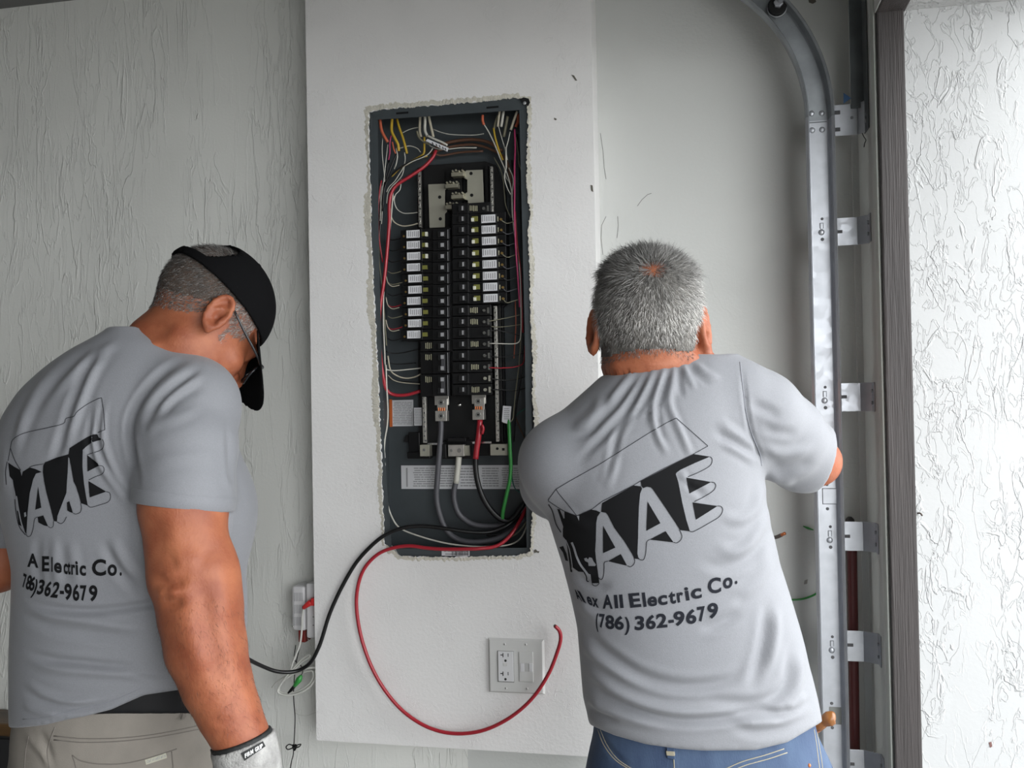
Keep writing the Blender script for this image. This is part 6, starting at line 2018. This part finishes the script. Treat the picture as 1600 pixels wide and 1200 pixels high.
blk = [
 mp(y6, (868, 722), (980, 650), (1080, 588), (1160, 550), (1216, 548), (1236, 590), (1280, 612), (1210, 632), (1145, 652), (1075, 705), (1034, 745), (1030, 950)) + mp(y7, (1050, 440), (1075, 600), (1098, 720), (1012, 690), (985, 590), (950, 480), (920, 420), (890, 250), (868, 130), (850, 110)),
 mp(y7, (560, 180), (700, 122), (855, 78), (846, 300), (835, 450), (830, 560), (760, 740), (718, 850), (712, 920), (672, 912), (640, 780), (580, 560), (548, 400), (535, 300), (540, 220)),
 mp(y7, (102, 182), (180, 235), (252, 275), (270, 352), (285, 295), (370, 243), (440, 262), (522, 300), (450, 320), (415, 390), (372, 560), (345, 800), (330, 1082), (300, 1030), (262, 930), (210, 650), (172, 480), (160, 400), (120, 352)),
 mp(y7, (476, 480), (516, 745), (440, 772)), mp(y7, (470, 862), (540, 842), (602, 980), (550, 968), (480, 930)), mp(y7, (836, 680), (866, 664), (912, 812), (870, 800), (840, 780)),
 mp(y7, (1090, 88), (1220, 190), (1236, 222), (1094, 295)), mp(y7, (1105, 412), (1328, 545), (1120, 618)),
 mp(y7, (210, 780), (240, 800), (272, 980), (235, 960)),
]
drape('back_print', [tess2d([b]) for b in blk], bvL, M_print, shirtLo, .0009, 4.0)
lines = [ribbon(mp(y6, (100, 880), (130, 720), (150, 630), (220, 570), (350, 520), (600, 465), (790, 415), (825, 350), (920, 325), (965, 265), (1080, 180), (1210, 110), (1270, 92)), 1.0), straight(mp(y6, (1270, 92), (1300, 300), (1312, 490), (1222, 528)), 1.0),
         ribbon(mp(y6, (130, 720), (170, 840), (210, 920), (260, 1000)), 1.0), ribbon(mp(y6, (1280, 612), (1298, 660), (1285, 720), (1240, 755), (1160, 780), (1090, 805)), 1.0), ribbon(mp(y7, (1236, 220), (1285, 228), (1302, 275), (1275, 325), (1190, 360), (1110, 400)), 1.0),
         ribbon(mp(y7, (1328, 545), (1370, 562), (1382, 620), (1350, 675), (1250, 710), (1140, 740), (1098, 720)), 1.0), ribbon(mp(y7, (330, 1082), (345, 1106), (385, 1092), (415, 1000), (432, 890), (470, 862)), 1.0), ribbon(mp(y7, (602, 980), (635, 998), (665, 975), (668, 915)), 1.0),
         ribbon(mp(y7, (712, 922), (760, 945), (800, 920), (830, 860)), 1.0), ribbon(mp(y7, (912, 812), (950, 826), (1005, 800), (1018, 740), (1008, 690)), 1.0), ribbon(mp(y6, (370, 958), (430, 938), (545, 918)), 1.0), ribbon(mp(y6, (90, 890), (70, 1020), (80, 1180)), 1.2), ribbon(mp(y7, (185, 640), (200, 800), (240, 980), (320, 1090)), 1.2)]
drape('print_outline', lines, bvL, M_line, shirtLo, .0010, 5.0)
drape('print_highlight', [ribbon(mp(y7, (205, 600), (230, 760), (262, 920), (300, 1040)), 2.0), tess2d([mp(y7, (300, 810), (322, 800), (330, 850), (305, 865))])], bvL, M_shirt, shirtLo, .0015, 5.0)
def t2(l):
    return [letter(ch, 20 + x0 / 8, 20 + x1 / 8, 840 + b0 / 8, 840 + b1 / 8, cap / 8, sh) for ch, x0, x1, b0, b1, cap, sh in l]
txt = t2([('A', 180, 320, 358, 372, 165, 0), ('E', 365, 455, 414, 416, 182, .0), ('l', 482, 498, 418, 422, 178, .0), ('e', 515, 612, 430, 436, 176, 0), ('c', 636, 686, 444, 450, 176, 0), ('t', 684, 722, 450, 454, 172, 0), ('r', 732, 782, 456, 458, 176, -.03), ('i', 788, 820, 458, 462, 176, -.05), ('c', 835, 915, 466, 470, 176, 0), ('C', 990, 1166, 470, 466, 196, 0), ('o', 1185, 1302, 470, 468, 196, 0), ('.', 1336, 1362, 468, 468, 180, 0)])
txt += t2([('7', 118, 160, 608, 630, 165, .1), ('8', 155, 212, 630, 650, 168, .22), ('6', 195, 262, 648, 664, 168, .2), (')', 235, 282, 690, 690, 168, .3), ('3', 295, 372, 700, 706, 175, .22), ('6', 385, 462, 722, 730, 178, .22), ('2', 468, 556, 738, 748, 186, .26), ('-', 588, 640, 742, 746, 190, 0), ('9', 645, 738, 768, 776, 196, .0), ('6', 750, 832, 780, 782, 196, 0), ('7', 850, 932, 780, 780, 184, -.06), ('9', 952, 1058, 786, 788, 190, 0)])
drape('back_lettering', txt, bvL, M_print, shirtLo, .0010, 4.0)
# coloured pattern on the far front edge of the shirt
M_pat = mat('pattern_violet', (0.20, 0.14, 0.33), 0.6)

# trousers, belt, boots
P_ = Shape()
P_.loft([(1071, 36, 340, DL, .118), (1112, 33, 340, DL, .120), (1140, 30, 340, DL, .123), (1200, 28, 338, DL, .126), (1260, 32, 334, DL, .122), (1310, 44, 322, DL, .112), (1350, 66, 300, DL, .098)], 0)
shoesL = Shape()
legs(P_, hipsL, (.55, .83), [.084, .080, .068, .066, .060], shoesL, .04)
P_.plane(w2c(np.array([0, 0, .045])), -WZ)
foldP = [([(36, 1142), (54, 1162), (72, 1185), (78, 1205)], 5, .003), ([(60, 1140), (74, 1165), (80, 1195)], 5, -.003)]
trs, vP, fP = mesh_of(P_, np.array([-1.05, 1.25, -1.52]), np.array([-.36, 1.85, -.5]), .005, 'trousers', M_beige, manL, 1, foldP)
bvP2 = bvh_of(vP, fP)
for pts in ([(84, 1150), (130, 1154), (190, 1153), (250, 1146), (318, 1132)], [(84, 1156), (130, 1160), (190, 1158), (250, 1151), (318, 1138)], [(113, 1180), (128, 1189), (160, 1194), (200, 1192), (240, 1182), (276, 1170)], [(113, 1180), (118, 1195), (122, 1215)], [(268, 1174), (270, 1195), (271, 1215)], [(86, 1136), (78, 1158), (74, 1178), (80, 1210)], [(45, 1150), (40, 1175), (38, 1210)]):
    seam('stitching', bvP2, pts, .0009, M_beigeS, trs)
tagp = patch('pocket_tag', bvP2, [(226, 1187), (259, 1176), (261, 1184), (228, 1195)], mat('tag_cloth', (0.42, 0.41, 0.33), 0.7), trs, .001)
pieces = []
word = 'CalvinKlein'
for i, ch in enumerate(word):
    x0 = 229.5 + i * 2.7
    pieces.append(letter(ch, x0, x0 + (2.2 if ch not in 'li' else 0.8), 1192.3 - i * .9, 1191.5 - i * .9, 4.6, 0))
if tagp is not None:
    tagp.data.update()
    vv = np.array([w2c(np.array(v.co)) for v in tagp.data.vertices])
    bt = BVHTree.FromPolygons([tuple(q) for q in vv], [tuple(p.vertices) for p in tagp.data.polygons])
    drape('tag_lettering', pieces, bt, M_inkgrey, tagp, .0004, 3.0)
BL = Shape().loft([(1020, 33, 345, DL, .1215), (1060, 33, 345, DL, .1225), (1085, 33, 343, DL, .1235), (1112, 30, 343, DL, .1245), (1125, 28, 343, DL, .1255)], 0)
hem_cut(BL, [0, 120, 175, 230, 290, 340], [1118, 1117, 1115, 1115, 1115, 1116])
mesh_of(BL, np.array([-1.02, 1.3, -.6]), np.array([-.4, 1.8, -.44]), .004, 'belt', M_belt, trs)
b_ = [onto(bvP2, x, y, .006) for x, y in [(287, 1080), (295, 1080), (291, 1122), (283, 1121)]]
obj('belt_loop', MB().prism([Vector(c2w(a)) for a in b_ if a is not None], (0.0, -.003, 0)), M_beige, trs, bevel=.0008)
mesh_of(Shape().add(lambda p: shoesL(p), C(200, 1700, 1.5), 9.), np.array([-1.1, 1.2, -1.5]), np.array([-.2, 1.95, -1.2]), .006, 'boots', M_shoe, manL)

# glove on the hanging hand
G = Shape()
hand(G, armA[-1], handdir, (0.25, -0.95, 0), .98, 0.45, -1, .0035)
dA = armA[-1] - armA[-2]; dA /= np.linalg.norm(dA)
G.cone([C(372, 1143, 1.36), C(380, 1162, 1.358), C(390, 1190, 1.355)], [.0425, .043, .042], .02)
cufn = np.array([.42, .0, .90]); cufn /= np.linalg.norm(cufn)
cufn = np.array([-.30, 0.05, .95]); cufn /= np.linalg.norm(cufn)
cc = C(377, 1158, 1.36)
G.plane(cc, cufn)
glove, vG, fG = mesh_of(G, np.array([-.55, 1.2, -.85]), np.array([-.26, 1.5, -.48]), .0033, 'glove', M_glove, manL, 1)
K = Shape().cone([C(370, 1138, 1.36), C(380, 1162, 1.358), C(386, 1178, 1.357)], [.0445, .0445, .044], 0)
K.plane(cc + cufn * .0055, cufn)
K.plane(cc - cufn * .0055, -cufn)
mesh_of(K, np.array([-.55, 1.25, -.7]), np.array([-.26, 1.5, -.44]), .0025, 'cuff_band', M_gloveb, glove, 1)
bvG = bvh_of(vG, fG)
lab = [(376, 1177), (411, 1158), (415, 1166), (382, 1189)]
drape('glove_label', [tess2d([lab])], bvG, M_gloveb, glove, .0012, 4.0)
pieces = []
xs = 383.0
for i, ch in enumerate('FIRM GRIP'):
    wd = {'I': 1.0, ' ': 1.8, 'M': 4.2}.get(ch, 3.1)
    if ch != ' ':
        yb = 1184.5 - (xs - 383) * .60
        pieces.append(letter(ch, xs, xs + wd, yb, yb - wd * .6, 6.4, -.12))
    xs += wd + .55
drape('label_lettering', pieces, bvG, mat('white_print', (0.75, 0.75, 0.75), 0.6), glove, .0020, 3.0)
# the other glove, at the end of the far arm
G2 = Shape()
hand(G2, armB[-1], C(-210, 890, 1.46) - armB[-1], (0.0, -0.6, 0.8), .98, 0.6, 1, .0035)
G2.cone([C(-138, 900, 1.508), armB[-1]], [.040, .038], .02)
mesh_of(G2, np.array([-1.35, 1.2, -.5]), np.array([-.85, 1.7, -.1]), .004, 'glove', M_glove, manL, 1)

# cap
def Lp(p): return (p - cHL) @ RL.T / sH
def crownfn(off):
    def fn(p):
        q = Lp(p) - np.array([0, -.012, .035])
        r = np.array([.077, .096, .088]) + off
        k0 = np.linalg.norm(q / r, axis=1); k1 = np.linalg.norm(q / (r * r), axis=1) + 1e-9
        return k0 * (k0 - 1) / k1 * sH
    return fn
def capfn(p, far=True):
    q = Lp(p)
    d = np.maximum(crownfn(np.array([.0085, .010, .012]))(p), -crownfn(np.array([.003, .003, .003]))(p))
    z0 = .040 + .02 * q[:, 1]
    d = np.maximum(d, (z0 - q[:, 2]) * sH)
    arch = np.sqrt((q[:, 0] - .014) ** 2 + ((q[:, 2] - .074) / .95) ** 2) - .046
    arch = np.maximum(np.maximum(arch, q[:, 1] + .02), (z0 + .017) - q[:, 2])
    return np.maximum(d, -arch * sH)
capo, vC, fC = mesh_of(capfn, cHL + np.array([-.16, -.18, -.16]), cHL + np.array([.17, .17, .17]), .0028, 'cap', M_cap, manL, 1)
def brim(p, far=True):
    q = Lp(p)
    x, y, z = q.T
    zz = .040 - 3.6 * x * x - .72 * (y - .075)
    sl = np.abs(z - zz) - .0020
    out = np.sqrt((x / .088) ** 2 + ((y - .062) / .112) ** 2) - 1
    inn = crownfn(np.array([.006, .006, .006]))(p) / sH
    return np.maximum(np.maximum(sl * .75, out * .07), np.maximum(-inn, .055 - y)) * sH
mesh_of(brim, cHL + np.array([-.12, -.14, -.24]), cHL + np.array([.2, .2, .12]), .0022, 'brim', M_cap, capo, 1)
bt = cHL + (np.array([0, -.012, .137]) @ RL) * sH
obj('top_button', MB().dome(Vector(c2w(bt)), Vector(C2W @ RL[2]), .007, .004, 12), M_cap, capo, smooth=True)
# glasses
def LC(x, y, z): return Vector(c2w(cHL + (np.array([x, y, z]) @ RL) * sH))
M_frame = mat('black_frame', (0.014, 0.015, 0.018), 0.25)
gl = obj('glasses', MB().tube([LC(-.068, .100, .004), LC(-.05, .112, .010), LC(-.02, .116, .010), LC(0, .118, .006), LC(.02, .116, .010), LC(.05, .112, .010), LC(.068, .100, .004)], .0022, 8), M_frame, manL, smooth=True)
for q in (-1, 1):
    rim = [LC(q * (.034 + .028 * math.cos(t)), .114 - .012 * abs(math.cos(t) if math.cos(t) > 0 else 0), -.008 + .019 * math.sin(t)) for t in np.linspace(0, 2 * math.pi, 16, endpoint=False)]
    obj('lens_rim', MB().tube(rim, .002, 7, closed=True, sub=2), M_frame, gl, smooth=True)
    lens = MB().prism(rim, LC(0, .001, 0) - LC(0, 0, 0))
    M_lens = mat('dark_lens', (0.03, 0.03, 0.03), 0.08, spec=0.6)
    obj('lens', lens, M_lens, gl)
    obj('temple_arm', MB().tube([LC(q * .068, .100, .004), LC(q * .078, .085, .006), LC(q * .0815, .04, .014), LC(q * .081, .014, .021), LC(q * .0765, -.002, .026), LC(q * .074, -.02, .016)], .0019, 8, rs=[.0026, .0026, .0021, .0017, .0016, .0014]), M_frame, gl, smooth=True)

# short hair under the cap
loc = (vL - cHL) @ RL.T / sH
nL = normals(vL, fL)
xL, yL = PXY(vL)
near = np.linalg.norm(vL - cHL, axis=1) < .165
ear = (np.abs(loc[:, 0]) > .079) & (loc[:, 2] < .036) & (loc[:, 2] > -.048) & (loc[:, 1] > -.045) & (loc[:, 1] < .03)
hz = np.interp(loc[:, 1], [-.12, -.07, -.035, -.012, .012, .035, .05], [-.040, -.034, -.012, .022, .026, .012, .022])
hair = near & (~ear) & (loc[:, 1] < .055) & (loc[:, 2] > hz + .013)
side = near & (loc[:, 1] > .018) & (loc[:, 1] < .040 - .012 * rng.random(len(vL))) & (loc[:, 2] > -.034 + .012 * rng.random(len(vL))) & (np.abs(loc[:, 0]) > .045) & (np.abs(loc[:, 0]) < .084)
hair &= loc[:, 1] < .004
vh = vL + nL * .0014
cv, cf = keep(vh, fL, hair)
hbase = npobj('hair', c2w(cv), cf, mat('cropped_hair_base', (0.060, 0.046, 0.038), 0.75, noise=(45, 0.55, (1, 1, 1), (0.11, 0.07, 0.05)), bump=(500, 0.003)), manL)
def flowL(p, n, r):
    return np.tile(-RL[2] * 1.0 - RL[1] * .55, (len(p), 1)) + r.normal(0, .22, p.shape)
def lenL(p, r):
    q = Lp(p)
    return np.interp(q[:, 2], [-.04, -.01, .03, .06], [.004, .006, .009, .011]) * (.6 + .7 * r.random(len(p)))
def colL(p, r):
    q = Lp(p)
    g = np.where(q[:, 1] > 0, .24, np.interp(q[:, 2], [-.04, -.01, .02, .05], [.13, .10, .075, .11]))
    g = np.clip(g * np.exp(r.normal(0, .55, len(p))), .02, .6)
    return np.stack([g, g * .94, g * .88], 1)
grow = near & (~ear) & (loc[:, 1] < .055) & (loc[:, 2] > hz - .012 - .010 * rng.random(len(vL)))
so = strands('hair_strands', vh, fL, grow | side, 30000, flowL, lenL, .30, colL, hbase, .00026, 5)
so['kind'] = 'stuff'
# fine arm hair on the hanging forearm
xa_, ya_ = xL, yL
armm = (yL > 930) & (yL < 1150) & (xL > 245) & (xL < 412) & (vL[:, 1] < 1.40)
def flowA(p, n, r):
    return np.tile(np.array([.35, 0, -1.0]), (len(p), 1)) + r.normal(0, .35, p.shape)
ah = strands('arm_hair', vL, fL, armm, 2600, flowA, lambda p, r: .006 + .009 * r.random(len(p)), .22, lambda p, r: np.tile([.06, .03, .018], (len(p), 1)), bodyL, .00011, 8)
ah['kind'] = 'stuff'
# coloured print showing at the front edge of the shirt, beyond the arm
dk, vi = [], []
rr = random.Random(12)
for k in range(26):
    t_ = k / 25
    x, y = 362 + 17 * t_ + rr.uniform(-4, 3), 890 + 76 * t_ + rr.uniform(-2, 2)
    a = rr.uniform(3.0, 6.0)
    poly = [(x, y - a), (x + 1.6 + rr.random(), y - a * .2), (x + 2.2, y + a * .6), (x + .6, y + a), (x - 1.2, y + a * .2)]
    (vi if k % 3 == 1 else dk).append(tess2d([poly]))
fl = [drape('front_pattern', dk, bvL, M_print, shirtLo, .0012, 3.0), drape('front_pattern', vi, bvL, M_pat, shirtLo, .0013, 3.0)]

for o in bpy.data.objects:
    if o.name.split('.')[0] in ('print_outline', 'print_highlight', 'front_pattern', 'back_lettering', 'back_print', 'label_lettering', 'tag_lettering', 'sticker_print', 'label_print', 'rating_print', 'tag_print', 'barcode', 'bar_screw', 'screw_slot', 'bare_strand', 'lug_screw', 'hex_socket'):
        o['kind'] = 'stuff'
